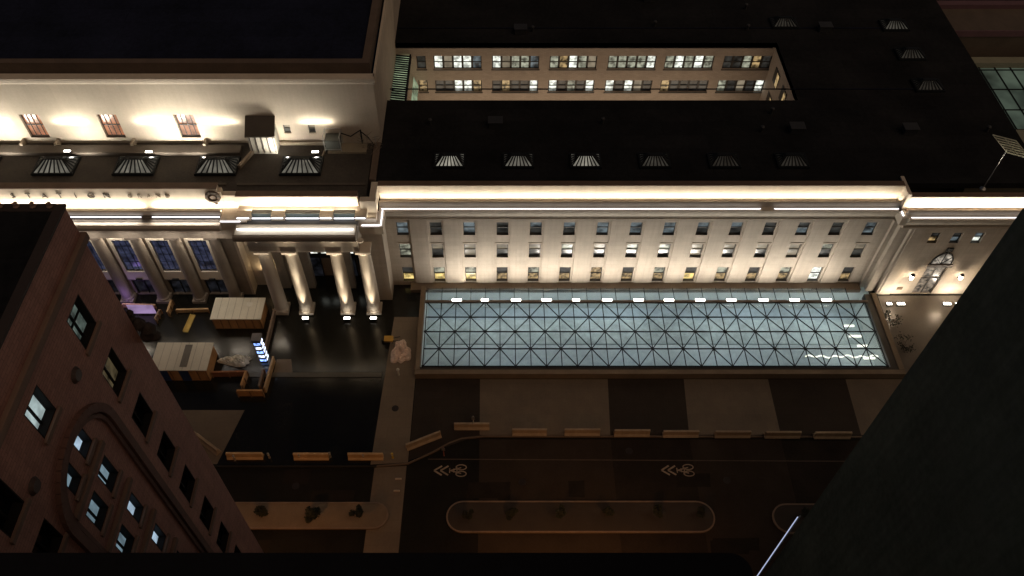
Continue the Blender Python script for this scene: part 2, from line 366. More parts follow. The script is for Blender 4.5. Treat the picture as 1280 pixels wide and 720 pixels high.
for i, x in enumerate(WX):
    for r, (z0, z1) in enumerate(rows):
        k = (top, midr, bot)[r][i]
        k2 = {'yellow': random.choice(['pale', 'amber', 'dark']), 'amber': random.choice(['pale', 'amber', 'dark']), 'blue': random.choice(['blue', 'blue', 'dark']), 'dark': random.choice(['dark', 'blue'])}.get(k, k)
        if r == 1: k2 = random.choice(['blind', 'blind', 'pale']); k = random.choice(['dark', 'amber', 'dark', 'blind']) if i else 'pale'
        if r == 2 and i in (0, ): k2 = 'dark'
        if i == 0 and r == 2: k = 'yellow'
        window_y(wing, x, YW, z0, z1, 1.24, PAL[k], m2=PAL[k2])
lamp('AREA', 'wall_lamp', (-3.0, 58.75, .75), (0, .35, 1), 26, (1, .9, .7), wing, shape='RECTANGLE', size=1.2, size_y=.2)
# the pier and stepped return next to the portico
MB().box(-13.3, -11.6, 57.0, 60.0, 0, 11.0).box(-14.2, -13.3, 57.9, 60, 0, 11.0).build('corner_pier', STONE, wing)
MB().box(-13.5, -11.62, 56.72, 59.6, 11.0, 11.45).build('pier_architrave', STONE, wing)
MB().box(-13.62, -11.3, 56.4, 58.6, 11.45, 12.45).build('pier_cornice', STONE2, wing)
MB().box(-13.7, -12.0, 57.1, 59.27, 12.452, 12.95).build('pier_parapet', STONE2, wing)
MB().box(-13.55, -11.95, 57.95, 58.6, 12.96, 14.52).box(-12.6, -11.96, 58.6, 60.74, 12.96, 14.52).build('pier_attic', STONE2, wing)
MB().box(-11.55, -11.47, 56.6, 58.7, 12.47, 12.57).build('light_strip', LED, wing)
MB().box(-13.4, -11.6, 56.55, 56.64, 12.47, 12.57).build('light_strip', LED, wing)
lamp('AREA', 'strip_light', (-11.5, 57.6, 12.6), (-.4, 0, 1), 4, (1, .93, .84), wing, shape='RECTANGLE', size=.1, size_y=2)
lamp('AREA', 'strip_light', (-12.6, 56.6, 12.6), (0, .3, 1), 5, (1, .93, .84), wing, shape='RECTANGLE', size=1.6, size_y=.1)
lamp('AREA', 'cove_light', (-11.75, 58.6, 13.0), (-.5, .1, .9), 14, WARM, wing, shape='RECTANGLE', size=.1, size_y=1.3)
lamp('AREA', 'cove_light', (-12.8, 57.3, 13.0), (0, .6, .8), 14, WARM, wing, shape='RECTANGLE', size=1.5, size_y=.1)
# end pavilion
PX = 42.75; YP = 57.9
pz = lambda v: ony(1195, v, YP).z
ph = [(45.55-.5, 45.55+.5, pz(304), pz(291)), (47.84-.5, 47.84+.5, pz(304), pz(291)), (50.1-.5, 50.1+.5, pz(304), pz(291)), (46.75, 49.0, .02, 5.1)]
MB().wall('y', YP, PX, 70, 0, 11.0, ph, .35).build('pavilion_wall', STONE, wing)
MB().box(41.2, 41.7, 58.85, 60.5, 0, 10.72).box(41.7, PX, 58.3, 60.5, 0, 10.72).box(PX-.003, PX+.2, YP+.002, 60.5, 0, 10.72).build('pavilion_return', STONE, wing)
MB().box(43.0, 44.3, YP-.1, YP-.003, 0, 10.7).build('pavilion_pilaster', STONE, wing)
for i, (a, b, c, d) in enumerate(ph[:3]):
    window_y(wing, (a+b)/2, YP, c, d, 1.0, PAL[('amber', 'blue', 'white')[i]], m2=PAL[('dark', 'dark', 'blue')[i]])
cornice(wing, XR + .4, 70, -1.25, gaps=(), zt=14.1, cove=75)
MB().box(40.9, 41.58, 57.6, 59.2, 11.45, 12.45).build('cornice_return', STONE2, wing)
MB().box(41.18, 41.55, 58.9, 61.6, 12.3, 14.5).build('attic_return', STONE2, wing)
MB().box(41.05, 41.14, 57.9, 58.5, 12.5, 12.6).build('light_strip', LED, wing)
# entrance: doors below an arched fanlight
d = MB(); ya = YP + .12
for x in (46.75, 47.85, 48.9): d.box(x, x + .1, ya, ya + .1, .02, 4.55)
for z in (2.5, 4.45): d.box(46.85, 48.9, ya + .01, ya + .09, z, z + .12)
dr = d.build('entrance_door', FRAME, wing)
MB().quad((46.8, ya+.12, .02), (49.0, ya+.12, .02), (49.0, ya+.12, 4.5), (46.8, ya+.12, 4.5)).build('glass', glow('door_glass', (.75, .6, .45), .16, 1.6, 2.2, lo=.1), dr)
MB().box(46.55, 49.2, YP-.22, YP-.003, 4.75, 5.15).build('door_hood', mat('dark_bronze', (.09, .065, .05), .5, .2), wing)
ar = MB(); cx, cz, r = 47.87, 5.2, 1.12
pts = [(cx + r*math.cos(t*math.pi/14), cz + 1.55*r*math.sin(t*math.pi/14)) for t in range(15)]
ar.extr_y(pts, YP - .03, YP - .004); fan = ar.build('fanlight', glow('fanlight_glass', (.85, .75, .62), .35, .9, 2.5), wing)
tr = MB()
for (a, b), (c, e) in zip(pts, pts[1:]): tr.bar((a, YP-.08, b), (c, YP-.08, e), .12, .16)
for k in (3, 7, 11): tr.bar((cx, YP-.06, cz), (pts[k][0], YP-.06, pts[k][1]), .07, .06)
tr.build('tracery', BLACK, fan)
MB().box(47.6, 48.25, YP-.16, YP-.003, 7.2, 7.75).build('vent_grille', BLACK, wing)
MB().box(44.8, 45.4, YP-.05, YP-.003, .75, 1.2).build('wall_plaque', mat('bronze_plaque', (.16, .11, .07), .4, .2, metal=.6), wing)
for x in (45.36, 50.72):
    l = MB().lathe((x, YP-.45, 3.0), [(.06, 0), (.17, .12), (.2, .55), (.07, .75)], 8).build('lantern', glow('lantern_glass', (1, .82, .6), 14), wing)
    MB().lathe((x, YP-.45, 3.76), [(.26, 0), (.2, .1), (.03, .28)], 8).box(x-.04, x+.04, YP-.45, YP, 2.85, 2.98).build('bracket', BLACK, l)
    lamp('POINT', 'lantern_light', (x, YP-.62, 3.35), None, 300, (1, .76, .50), wing, shadow_soft_size=.12)
# roofs of the wing, round the light well
ZR = 14.3; CX0, CX1, CY0, CY1 = -12.3, 33.75, 74.1, 85.1
mb = MB()
mb.box(-12.2, 56, 60.76, CY0, 13.6, ZR); mb.box(CX1, 56, CY0, CY1, 13.6, ZR); mb.box(-12.2, 56, CY1, 112, 13.6, ZR)
mb.build('roof', ROOF, wing)
MB().box(-12.9, -12.21, 61.2, 112, 13.4, 14.42).build('roof_parapet', mat('parapet_brown', (.10, .07, .05), .8, .3, 1.5), wing)
MB().box(-12, 33, 83.9, 84.0, ZR+.02, ZR+.05).box(-12, 50, 88, 88.06, ZR, ZR+.14).box(-12, 50, 76, 76.06, ZR, ZR+.14).build('roof_seams', ROOFB, wing)
cz = lambda v: ony(700, v, CY1).z
groups = [(-9.25, .1)] + []
ch = []
B = [(542, 602), (615, 674), (687, 746), (760, 820), (831, 892), (904, 964)]
lay = []
for (v0, v1) in ((86.5, 70), (115, 100.5)):
    for u0, u1 in B:
        x0, x1 = ony(u0, 78, CY1).x, ony(u1, 78, CY1).x
        lay.append((x0, x1, cz(v0), cz(v1), 5))
    lay.append((-9.75, -8.6, cz(v0), cz(v1), 1))
MB().wall('y', CY1, CX0, CX1, 0, 14.25, [l[:4] for l in lay], .3).build('courtyard_wall', COURT, wing)
mb = MB()
mb.quad((CX1, CY0, 0), (CX1, CY1, 0), (CX1, CY1, 14.25), (CX1, CY0, 14.25)); mb.quad((CX0, CY0, 0), (CX0, CY1, 0), (CX0, CY1, 14.25), (CX0, CY0, 14.25))
mb.quad((CX0, CY0, 0), (CX1, CY0, 0), (CX1, CY0, 13.6), (CX0, CY0, 13.6)); mb.quad((CX0, CY0, 2), (CX1, CY0, 2), (CX1, CY1, 2), (CX0, CY1, 2))
mb.build('light_well', COURT, wing)
keys = {0: ['white','blind','white','white','blue'], 1: ['white','blind','pale','pale','blue'], 2: ['pale','amber','white','pale','blind'], 3: ['pale','pale','pale','pale','white'], 4: ['pale','white','pale','white','pale'], 5: ['dark','dark','pale','amber','dark'],
        6: ['dark','dark','blind','amber','dark'], 7: ['dark','dark','white','white','amber'], 8: ['dark','amber','dark','dark','white'], 9: ['white','dark','pale','dark','white'], 10: ['white','dark','white','blind','dark'], 11: ['amber','dark','dark','dark','dark'], 12: ['pale','dark','blind','dark','white'], 13: ['amber','dark','dark','dark','dark']}
for gi, (x0, x1, z0, z1, n) in enumerate(lay):
    f = MB(); wd = (x1-x0)/n; ya, yb = CY1+.18, CY1+.26
    for i in range(n + 1):
        x = x0 + wd*i; f.box(max(x0, x-.13), min(x1, x+.13), ya, yb, z0, z1)
    f.box(x0, x1, ya-.02, yb-.003, (z0+z1)/2-.05, (z0+z1)/2+.05); f.box(x0, x1, ya-.02, yb-.003, z0, z0+.1)
    f.box(x0-.08, x1+.08, CY1-.1, CY1-.003, z0-.12, z0-.01)
    o = f.build('window_band' if n > 1 else 'window', FRAME, wing)
    for i in range(n):
        k = keys[gi][i]
        MB().quad((x0+wd*i, yb+.02, z0), (x0+wd*(i+1), yb+.02, z0), (x0+wd*(i+1), yb+.02, z1), (x0+wd*i, yb+.02, z1)).build('pane', PAL[k], o)
for y in (77.5, 81):                                         # windows in the side of the light well
    for z in (cz(108), cz(78)):
        f = MB().box(CX1-.08, CX1-.01, y-.08, y+1.9, z-.95, z+.95).build('window', FRAME, wing)
        MB().quad((CX1-.09, y, z-.85), (CX1-.09, y+.85, z-.85), (CX1-.09, y+.85, z+.85), (CX1-.09, y, z+.85)).build('pane', PAL['amber'], f)
g = MB().box(-12.15, -10.5, 73.9, 85.0, 12.2, 12.5).build('slatted_skylight', glow('green_skylight', (.62, .78, .48), .55, .7, .5, lo=.4), wing)
mb = MB()
for i in range(26): mb.bar((-12.2, 74.2 + i*.43, 12.62), (-10.45, 74.0 + i*.43, 12.56), .2, .12)
mb.box(-10.5, -10.3, 73.9, 85, 12.2, 12.75).build('slats', BLACK, g)
MB().quad((-10.25, 74, 9.5), (-10.25, 85, 9.5), (-9.75, 85, 8.0), (-9.75, 74, 8.0)).build('side_glazing', glow('green_glass', (.4, .55, .35), .25, 1.2, .8), wing)
lamp('AREA', 'court_light', (10, 79.5, 4), (0, .5, .6), 720, (1, .78, .55), wing, shape='RECTANGLE', size=40, size_y=3)
rnd = random.Random(11)
for i in range(16):
    x = rnd.uniform(-9, 54); y = rnd.choice([rnd.uniform(66, 73), rnd.uniform(87, 95)])
    if i % 3 == 0: MB().box(x-.7, x+.7, y-.5, y+.5, ZR+.003, ZR+.7).box(x-.8, x+.8, y-.6, y+.6, ZR+.71, ZR+.8).build('roof_vent', mat('dull_vent', (.022, .022, .024), .6, .3), wing)
    else: MB().lathe((x, y, ZR+.003), [(.16, 0), (.14, .5), (.24, .55), (.22, .7), (.05, .78)], 10).build('vent_cowl', mat('dull_vent', (.022, .022, .024), .6, .3), wing)
# roof lanterns: small hipped skylights with glazing bars
def roof_light(parent, x, y, z, bright, wd=3.0, dp=2.0, ht=.85):
    t = wd*.27; f = MB()
    b = [(x-wd/2, y-dp/2), (x+wd/2, y-dp/2), (x+wd/2, y+dp/2), (x-wd/2, y+dp/2)]
    u = [(x-wd/2+t, y+.05), (x+wd/2-t, y+.05), (x+wd/2-t, y+.35), (x-wd/2+t, y+.35)]
    f.box(x-wd/2-.12, x+wd/2+.12, y-dp/2-.12, y-dp/2, z, z+.28).box(x-wd/2-.12, x+wd/2+.12, y+dp/2, y+dp/2+.12, z, z+.28).box(x-wd/2-.12, x-wd/2, y-dp/2, y+dp/2, z, z+.28).box(x+wd/2, x+wd/2+.12, y-dp/2, y+dp/2, z, z+.28)
    P = lambda p, h: Vector((p[0], p[1], z + h))
    def side(p, q, r, s, n):
        for i in range(n + 1):
            k = i / n; f.bar(P(p, .25).lerp(P(q, .25), k), P(s, ht).lerp(P(r, ht), k), .12, .09)
        f.bar(P(p, .26), P(q, .26), .1, .1); f.bar(P(s, ht), P(r, ht), .14, .1)
    side(b[0], b[1], u[1], u[0], 7); side(b[1], b[2], u[2], u[1], 5); side(b[3], b[0], u[0], u[3], 5)
    f.prism(u, z + ht, z + ht + .06)
    o = f.build('roof_lantern', BLACK, parent)
    m = MB()
    e = -.05
    m.quad(P(b[0], .25+e), P(b[1], .25+e), P(u[1], ht+e), P(u[0], ht+e)); sg = glow('skylight_side_%d' % round(bright*1000), (.95, .90, .74), bright*.28, .35, .8, lo=.6); MB().quad(P(b[1], .25+e), P(b[2], .25+e), P(u[2], ht+e), P(u[1], ht+e)).build('side_glazing', sg, o); MB().quad(P(b[3], .25+e), P(b[0], .25+e), P(u[0], ht+e), P(u[3], ht+e)).build('side_glazing', sg, o); m.quad(P(b[2], .25+e), P(b[3], .25+e), P(u[3], ht+e), P(u[2], ht+e))
    m.build('glazing', glow('skylight_glass_%d' % round(bright*1000), (.95, .90, .74), bright, .35, .8, lo=.6), o)
for u, v, br in ((562, 200, .28), (648, 200, .11), (732, 200, .24), (818, 200, .035), (905, 200, .012), (990, 200, .015), (1118, 31, .04), (1138, 67, .018), (1160, 106, .014), (980, 28, .02)):
    p = onz(u, v, ZR + .25); roof_light(wing, p.x, p.y, ZR, br)

# ------------------------------------------------------------------ the great hall with its colonnade and portico
hall = empty('station_great_hall', (-40, 60, 0), 'tall limestone station hall with colonnade, lettered attic and floodlit upper wall', 'building')
GX0, GX1 = -75, -27.4
dyh = -2.0; zo = .6
GY = 57.2
QX0 = ony(326, 313, 55.0).x
# back wall with tall windows
PXs = [-57.1 + 4.005*i for i in range(8)]                  # columns of the long colonnade
wh = []
for a, b in zip(PXs, PXs[1:]):
    c = (a + b)/2; wh.append((c-.95-.06, c+.95-.06, 4.1, 9.1)); wh.append((c-1.2+.05, c+1.2+.05, .05, 2.5))
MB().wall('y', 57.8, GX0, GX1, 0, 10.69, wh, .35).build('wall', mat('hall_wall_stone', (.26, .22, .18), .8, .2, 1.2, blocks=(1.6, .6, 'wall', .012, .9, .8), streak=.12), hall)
BLUEG = glow('blue_reflection_glass', (.12, .14, .27), .13, 1.3, 1.1, base=(.01, .01, .02), lo=.35); DARKG = glow('dark_door_glass', (.16, .17, .22), .02, 2.0, 1.2, base=(.01, .01, .01), lo=.2)  # blue night reflection in the tall windows put in as faint emission
for i, (a, b, c, d_) in enumerate(wh):
    tall = i % 2 == 0; f = MB()
    if tall:
        f.box(a-.32, a, 57.66, 58.0, c-1.3, d_+.32); f.box(b, b+.32, 57.66, 58.0, c-1.3, d_+.32); f.box(a, b, 57.66, 58.0, d_, d_+.32); f.box(a, b, 57.64, 58.0, c-1.3, c)
        f.box((a+b)/2-.4, (a+b)/2+.4, 57.6, 57.658, d_+.1, d_+.45)
        o = f.build('tall_window', FRAMEW, hall)
        MB().quad((a, 58.04, c), (b, 58.04, c), (b, 58.04, d_), (a, 58.04, d_)).build('pane', BLUEG, o)
        k = MB()
        for j in (1, 2): k.box(a+(b-a)*j/3-.025, a+(b-a)*j/3+.025, 57.98, 58.03, c, d_)
        for j in (1, 2, 3): k.box(a, b, 57.985, 58.025, c+(d_-c)*j/4-.025, c+(d_-c)*j/4+.025)
        k.build('glazing_bars', BLACK, o)
        MB().box((a+b)/2-.35, (a+b)/2+.35, 57.4, 57.63, c-1.25, c-1.1).build('bracket', BLACK, o)
    else:
        for x in (a, (a+b)/2-.05, b-.1): f.box(x, x+.1, 58.0, 58.1, c, d_)
        f.box(a, b, 58.0, 58.1, d_-.1, d_)
        o = f.build('doorway', BLACK, hall)
        MB().quad((a, 58.12, c), (b, 58.12, c), (b, 58.12, d_), (a, 58.12, d_)).build('pane', DARKG, o)
for x in PXs:
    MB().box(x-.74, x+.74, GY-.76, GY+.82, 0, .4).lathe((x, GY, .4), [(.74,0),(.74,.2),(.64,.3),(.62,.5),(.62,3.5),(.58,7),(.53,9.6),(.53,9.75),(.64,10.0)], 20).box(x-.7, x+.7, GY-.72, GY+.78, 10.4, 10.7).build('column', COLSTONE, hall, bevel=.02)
# entablature, cornice, attic of the hall
def hall_top(x0, x1, gap):
    MB().extr_x([(56.5, 10.7), (59.4, 10.7), (59.4, 12.0), (56.45, 12.0), (56.45, 11.35), (56.5, 11.3)], x0, x1).build('entablature', STONE, hall)
    MB().extr_x([(56.3, 12.0), (59.4, 12.0), (59.4, 12.95), (56.15, 12.95), (55.95, 12.75), (55.95, 12.35), (56.2, 12.2)], x0, x1).build('cornice', STONE2, hall)
    MB().extr_x([(56.55, 12.952), (57.6, 12.952), (57.6, 13.25), (56.9, 13.2)], x0, x1).build('cornice_shelf', DIRTY, hall)
    MB().extr_x([(57.25, 13.25), (57.7, 13.25), (57.7, 13.62), (57.5, 13.7), (57.35, 13.6)], x0, x1).build('parapet_band', STONE2, hall)
    MB().box(x0, x1, 57.71, 58.2, 12.96, 13.1).build('gutter', BROWN, hall)
    MB().box(x0, x1, 58.25, 58.9, 12.96, 15.95).build('attic', STONE2, hall)
    MB().box(x0, x1+.05, 58.18, 59.0, 15.952, 16.08).build('attic_coping', BROWN, hall)
    for a, b in ((x0, gap[0]), (gap[1], x1 - .1)):
        MB().box(a, b, 56.98, 57.05, 13.21, 13.29).build('light_strip', LED, hall)
        lamp('AREA', 'strip_light', ((a+b)/2, 57.0, 13.34), (0, -.3, 1), .4*(b-a), (1, .93, .84), hall, shape='RECTANGLE', size=b-a, size_y=.1)
        lamp('AREA', 'strip_light', ((a+b)/2, 56.72, 13.3), (0, -.8, -.5), 11*(b-a), (1, .93, .84), hall, shape='RECTANGLE', size=b-a, size_y=.1)
        lamp('AREA', 'cove_light', ((a+b)/2, 57.82, 13.4), (0, .5, .86), 56*(b-a), WARM, hall, shape='RECTANGLE', size=b-a, size_y=.08)
hall_top(GX0, GX1, (-35.3, -34.2))
BRONZE = mat('dark_bronze_letters', (.035, .028, .022), .5, .2, metal=.4)
def word(txt, x0, step, z, size, m, thick=.03):
    for i, chh in enumerate(txt):
        c = bpy.data.curves.new('letter', 'FONT'); c.body = chh; c.size = size; c.extrude = thick; c.align_x = 'CENTER'; c.offset = -.012 * size
        t = bpy.data.objects.new('letter', c); COL.objects.link(t)
        dg = bpy.context.evaluated_depsgraph_get(); me = bpy.data.meshes.new_from_object(t.evaluated_get(dg)); bpy.data.objects.remove(t)
        me.materials.clear(); me.materials.append(m)
        o = bpy.data.objects.new('letter', me); COL.objects.link(o); o.parent = hall
        o.location = Vector((x0 + step*i, 58.2, z)) - wloc(hall); o.rotation_euler = (R(90), 0, 0)
lx = [ony(u, 246, 58.2).x for u in (17, 113)]
lx = [ony(17, 246, 58.2).x + (ony(134, 246, 58.2).x - ony(17, 246, 58.2).x)*i/6 for i in range(7)]
for i, chh in enumerate('STATION'): word(chh, lx[i], 0, 14.72, .95, BRONZE)
gx = [ony(163 + 11.7*i, 246, 58.2).x for i in range(5)]
for i, chh in enumerate('GRAND'): word(chh, gx[i], 0, 14.78, .72, mat('faded_bronze_letters', (.20, .16, .12), .6, .2))
# the round carved emblem at the end of the attic
ex = ony(266, 245, 58.2).x
e = MB()
for i in range(18):
    t = 2*math.pi*i/18; t2 = 2*math.pi*(i+1)/18
    e.bar((ex+.62*math.cos(t), 58.13, 14.95+.62*math.sin(t)), (ex+.62*math.cos(t2), 58.13, 14.95+.62*math.sin(t2)), .22+.08*(i % 2), .26)
e.lathe((0, 0, 0), [(.01, 0), (.012, .01)], 4)
em = e.build('emblem', mat('carved_emblem', (.10, .075, .055), .7, .4, 4), hall)
MB().tube((ex, 58.24, 14.95), (ex, 58.02, 14.95), .40, .26, 14).build('boss', mat('emblem_boss', (.22, .16, .12), .6, .3, 3), em)
MB().tube((ex+.05, 58.24, 13.95), (ex+.05, 58.05, 13.95), .2, .12, 10).build('ribbon', mat('emblem_boss', (.2, .15, .12)), em)
for a, b in zip(PXs, PXs[1:]):
    lamp('AREA', 'soffit_light', ((a+b)/2, 57.35, 10.5), (0, .6, -1), 110, (1, .87, .70), hall, shape='RECTANGLE', size=2.2, size_y=.3)
    lamp('AREA', 'cornice_fill', ((a+b)/2+2, 55.3, 11.6), (0, .5, -1), 30, (.98, .86, .74), hall, shape='RECTANGLE', size=2.5, size_y=.2)  # added front fill for the columns, not a fitted lamp
lamp('AREA', 'pier_light', (-26.2, 58.2, 10.2), (0, .5, -1), 70, (1, .85, .66), hall, shape='RECTANGLE', size=1.5, size_y=.3)
# step of the attic down to the portico
MB().box(GX1+.002, GX1+.3, 58.25, 58.9, 12.6, 15.5).box(GX1+.3, QX0-2.202, 58.28, 58.9, 10.4, 15.0).build('attic_step', STONE2, hall)
MB().box(GX1+.002, QX0-1.12, 56.45, 58.27, 10.705, 13.2).build('entablature_step', STONE2, hall)
MB().box(GX1, GX1+.3, 57.8, 59.19, 0, 10.69).build('portico_pier', STONE, hall)
MB().box(GX1+.1, QX0-1.7, 56.36, 56.44, 13.22, 13.3).build('light_strip', LED, hall)
lamp('AREA', 'cove_light', (GX1+.9, 57.6, 13.4), (0, .5, .8), 70, WARM, hall, shape='RECTANGLE', size=1.6, size_y=.1)
# portico
QX = [ony(u, v, 55.0).x for u, v in ((326, 313), (360.5, 313), (417, 313), (453, 313))]
QY = 55.55
for x in QX:
    MB().box(x-.8, x+.8, QY-.8, QY+.8, .12, .5).lathe((x, QY, .5), [(.84,0),(.84,.2),(.76,.32),(.73,.5),(.73,3.3),(.69,6.8),(.62,9.2),(.62,9.35),(.78,9.6)], 22).box(x-.76, x+.76, QY-.76, QY+.76, 10.1, 10.4).build('column', STONE2, hall, bevel=.02)
for x in QX:
    MB().box(x-.5, x+.5, 58.6, 59.3, .1, 10.4).build('rear_pilaster', COLSTONE, hall)
PX0, PX1 = QX[0]-1.6, -13.75; PXA = PX0-.6
MB().extr_x([(54.9, 10.4), (60, 10.4), (60, 12.1), (54.85, 12.1), (54.85, 11.1), (54.9, 11.05)], PX0+.5, PX1).build('portico_entablature', STONE, hall)
mb = MB()
for x in QX: mb.lathe((x, 54.86, 12.0), [(.02, 0), (.3, .06), (.32, .22)], 12)
MB().extr_x([(54.75, 12.1), (60, 12.1), (60, 12.4), (54.55, 12.4), (54.6, 12.2)], PX0+.1, PX1).build('portico_moulding', STONE2, hall)
mb.build('mutule_caps', STONE2, hall)
MB().extr_x([(54.5, 12.4), (58, 12.4), (58, 12.9), (55.8, 12.9), (55.8, 13.42), (54.15, 13.42), (54.05, 13.2), (54.05, 12.85), (54.35, 12.6)], PX0-.4, PX1+.1).build('portico_cornice', mat('dark_lead_cornice', (.20, .165, .13), .7, .25, 2), hall)
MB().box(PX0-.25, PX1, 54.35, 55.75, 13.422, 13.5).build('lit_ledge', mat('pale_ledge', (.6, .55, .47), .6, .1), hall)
MB().box(PX0-.1, PX1-.2, 55.0, 55.1, 13.53, 13.62).build('light_strip', LED, hall)
lamp('AREA', 'strip_light', ((PX0+PX1)/2, 55.05, 13.95), (0, -.1, -1), 60, (1, .95, .88), hall, shape='RECTANGLE', size=PX1-PX0-.3, size_y=.15)
lamp('AREA', 'strip_light', ((PX0+PX1)/2, 54.35, 12.55), (0, .5, -.3), 10, (1, .9, .8), hall, shape='RECTANGLE', size=PX1-PX0-.3, size_y=.1)
MB().box(PX0-.1, PX1, 55.81, 57.4, 12.9, 12.98).build('portico_gutter', mat('stained_shaded_lead', (.05, .05, .048), .6, .3, 2), hall)  # shelf colour holds stains and the shade behind the band
MB().box(PXA, PX1, 57.42, 57.9, 12.9, 13.4).build('attic_base', mat('stained_shaded_lead', (.05, .05, .048)), hall)
MB().box(PXA, PX1, 58.3, 58.9, 12.9, 14.85).build('portico_attic', STONE2, hall)
MB().box(PXA, PX1, 58.22, 59.0, 14.852, 14.96).build('attic_coping', BROWN, hall)
pb = [ony(u, 270, 57.4).x for u in (299, 314, 342, 356, 402, 416, 446, 458)]
for k in range(0, 8, 2):
    a, b = pb[k], pb[k+1]
    MB().box(a-.1, b+.1, 56.75, 58.29, 12.985, 13.5).build('attic_block', STONE2, hall)
    MB().box(a, b, 56.66, 56.74, 13.36, 13.44).build('light_strip', LED, hall)
for k in range(1, 7, 2):
    a, b = pb[k], pb[k+1]
    MB().box(a+.2, b-.2, 56.9, 56.98, 13.1, 13.18).build('light_strip', LED, hall)
    MB().box(a+.15, b-.15, 57.3, 57.41, 12.985, 13.42).build('attic_panel', mat('green_glass_panel', (.16, .20, .19), .3, .2), hall)
    MB().box(a+.12, b-.12, 57.91, 58.29, 13.0, 13.45).build('attic_recess', STONE, hall)
lamp('AREA', 'cove_light', ((PX0+PX1)/2, 57.6, 13.55), (0, .6, .8), 52*(PX1-PX0), WARM, hall, shape='RECTANGLE', size=PX1-PX0-.3, size_y=.08)
lamp('AREA', 'strip_light', ((PX0+PX1)/2, 56.5, 13.7), (0, .8, -.4), 6, (1, .93, .84), hall, shape='RECTANGLE', size=PX1-PX0-.6, size_y=.1)
# recess behind the columns
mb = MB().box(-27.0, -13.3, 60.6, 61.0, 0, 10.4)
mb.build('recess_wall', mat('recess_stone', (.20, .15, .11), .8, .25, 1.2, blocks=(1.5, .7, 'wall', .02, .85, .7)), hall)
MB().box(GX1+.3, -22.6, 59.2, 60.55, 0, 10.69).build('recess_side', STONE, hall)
for u in (392, 405, 437, 450):
    p = ony(u, 314, 60.4)
    o = MB().box(p.x-.55, p.x+.55, 60.4, 60.59, p.z-1.1, p.z+.9).build('transom_window', BLACK, hall)
    MB().quad((p.x-.38, 60.39, p.z-.35), (p.x+.38, 60.39, p.z-.35), (p.x+.38, 60.39, p.z+.75), (p.x-.38, 60.39, p.z+.75)).build('pane', PAL['white'], o)
for x in (-20.5, -16.6, -14.6):
    o = MB().box(x-.9, x+.9, 60.45, 60.59, .02, 4.2).build('doorway', BLACK, hall)
    MB().quad((x-.8, 60.44, .1), (x+.8, 60.44, .1), (x+.8, 60.44, 4.1), (x-.8, 60.44, 4.1)).build('pane', DARKG, o)
lamp('AREA', 'portico_soffit', (-19.5, 54.5, 10.3), (0, .5, -1), 45, (1, .85, .66), hall, shape='RECTANGLE', size=12, size_y=.2)
lamp('AREA', 'recess_light', (-24.8, 58.7, 3.0), (0, 1, .7), 50, (1, .74, .42), hall, shape='RECTANGLE', size=2.4, size_y=.3)
lamp('POINT', 'lobby_light', (-17.5, 58.5, 7.5), None, 26, (1, .8, .55), hall, shadow_soft_size=.5)
# low roof in front of the hall
YH = 66.9
MB().box(GX0, GX1, 58.91, YH, 13.0, ZR).box(GX1, -13.0, 59.01, YH, 13.0, ZR - .003).build('low_roof', ROOFC, hall)
MB().box(GX0, -26.7, 64.9, 66.1, ZR+.003, ZR+.42).build('roof_step', mat('roof_curb', (.06, .048, .037), .8, .35, 1.4), hall)
MB().box(GX0, -27.3, 60.4, 60.7, ZR+.002, ZR+.12).box(-26.2, -13.2, 60.4, 60.7, ZR+.002, ZR+.12).build('roof_upstand', mat('roof_curb', (.1, .1, .1)), hall)
hw = [(-48.97, -46.95), (-41.0, -38.98), (-33.1, -31.05), (-56.9, -54.9), (-64.9, -62.9)]
sw = [(-22.15, -21.45), (-19.55, -18.85)]
hh = [(a, b, 15.05, 18.1) for a, b in hw] + [(a, b, 15.65, 16.75) for a, b in sw]
MB().wall('y', YH, GX0, -12.15, 12, 22.6, hh, .4).build('upper_wall', mat('upper_limestone', (.47, .41, .33), .8, .10, .9, blocks=(1.9, .95, 'wall', .008, .96, .9), streak=.05), hall)
MB().quad((-12.15, YH, 12), (-12.15, 112, 12), (-12.15, 112, 22.6), (-12.15, YH, 22.6)).build('upper_side_wall', STONE, hall)
MB().extr_x([(66.75, 22.0), (67.3, 22.0), (67.3, 22.85), (66.4, 22.85), (66.4, 22.65), (66.55, 22.6), (66.6, 22.2)], GX0, -11.95).build('upper_cornice', STONE2, hall)
MB().box(-12.1, -11.85, 66.8, 112, 22.0, 22.85).build('side_cornice', STONE2, hall)
MB().box(GX0, -12.35, 67.5, 68.2, 22.6, 23.95).box(-13.1, -12.35, 68.2, 112, 22.6, 23.95).build('upper_parapet', mat('parapet_brown', (.1, .07, .05)), hall)
MB().box(GX0, -13.1, 68.2, 112, 22.7, 23.6).build('upper_roof', ROOFB, hall)
for a, b in hw:
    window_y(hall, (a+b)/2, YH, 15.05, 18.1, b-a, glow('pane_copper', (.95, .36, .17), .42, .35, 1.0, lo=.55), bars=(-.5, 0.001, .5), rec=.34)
    o = hall.children[-1]
for a, b in sw: window_y(hall, (a+b)/2, YH, 15.65, 16.75, b-a, PAL['dark'], rec=.2, m2=PAL['blind'])
for x in (-57.5, -49.8, -46.2, -38.2, -30.6): MB().extr_y([(x-.14, ZR), (x+.14, ZR), (x+.14, ZR+.7), (x-.14, ZR+.7)], 65.95, 66.85).build('roof_buttress', mat('weathered_kerb', (.22, .18, .135)), hall)
for x in (-52.0, -44.0, -35.6, -28.4, -18.6, -60):
    lamp('AREA', 'wall_washer', (x, YH-.5, 17.05), (0, .8, .6), 62, (1, .92, .76), hall, shape='RECTANGLE', size=3.4, size_y=.12)
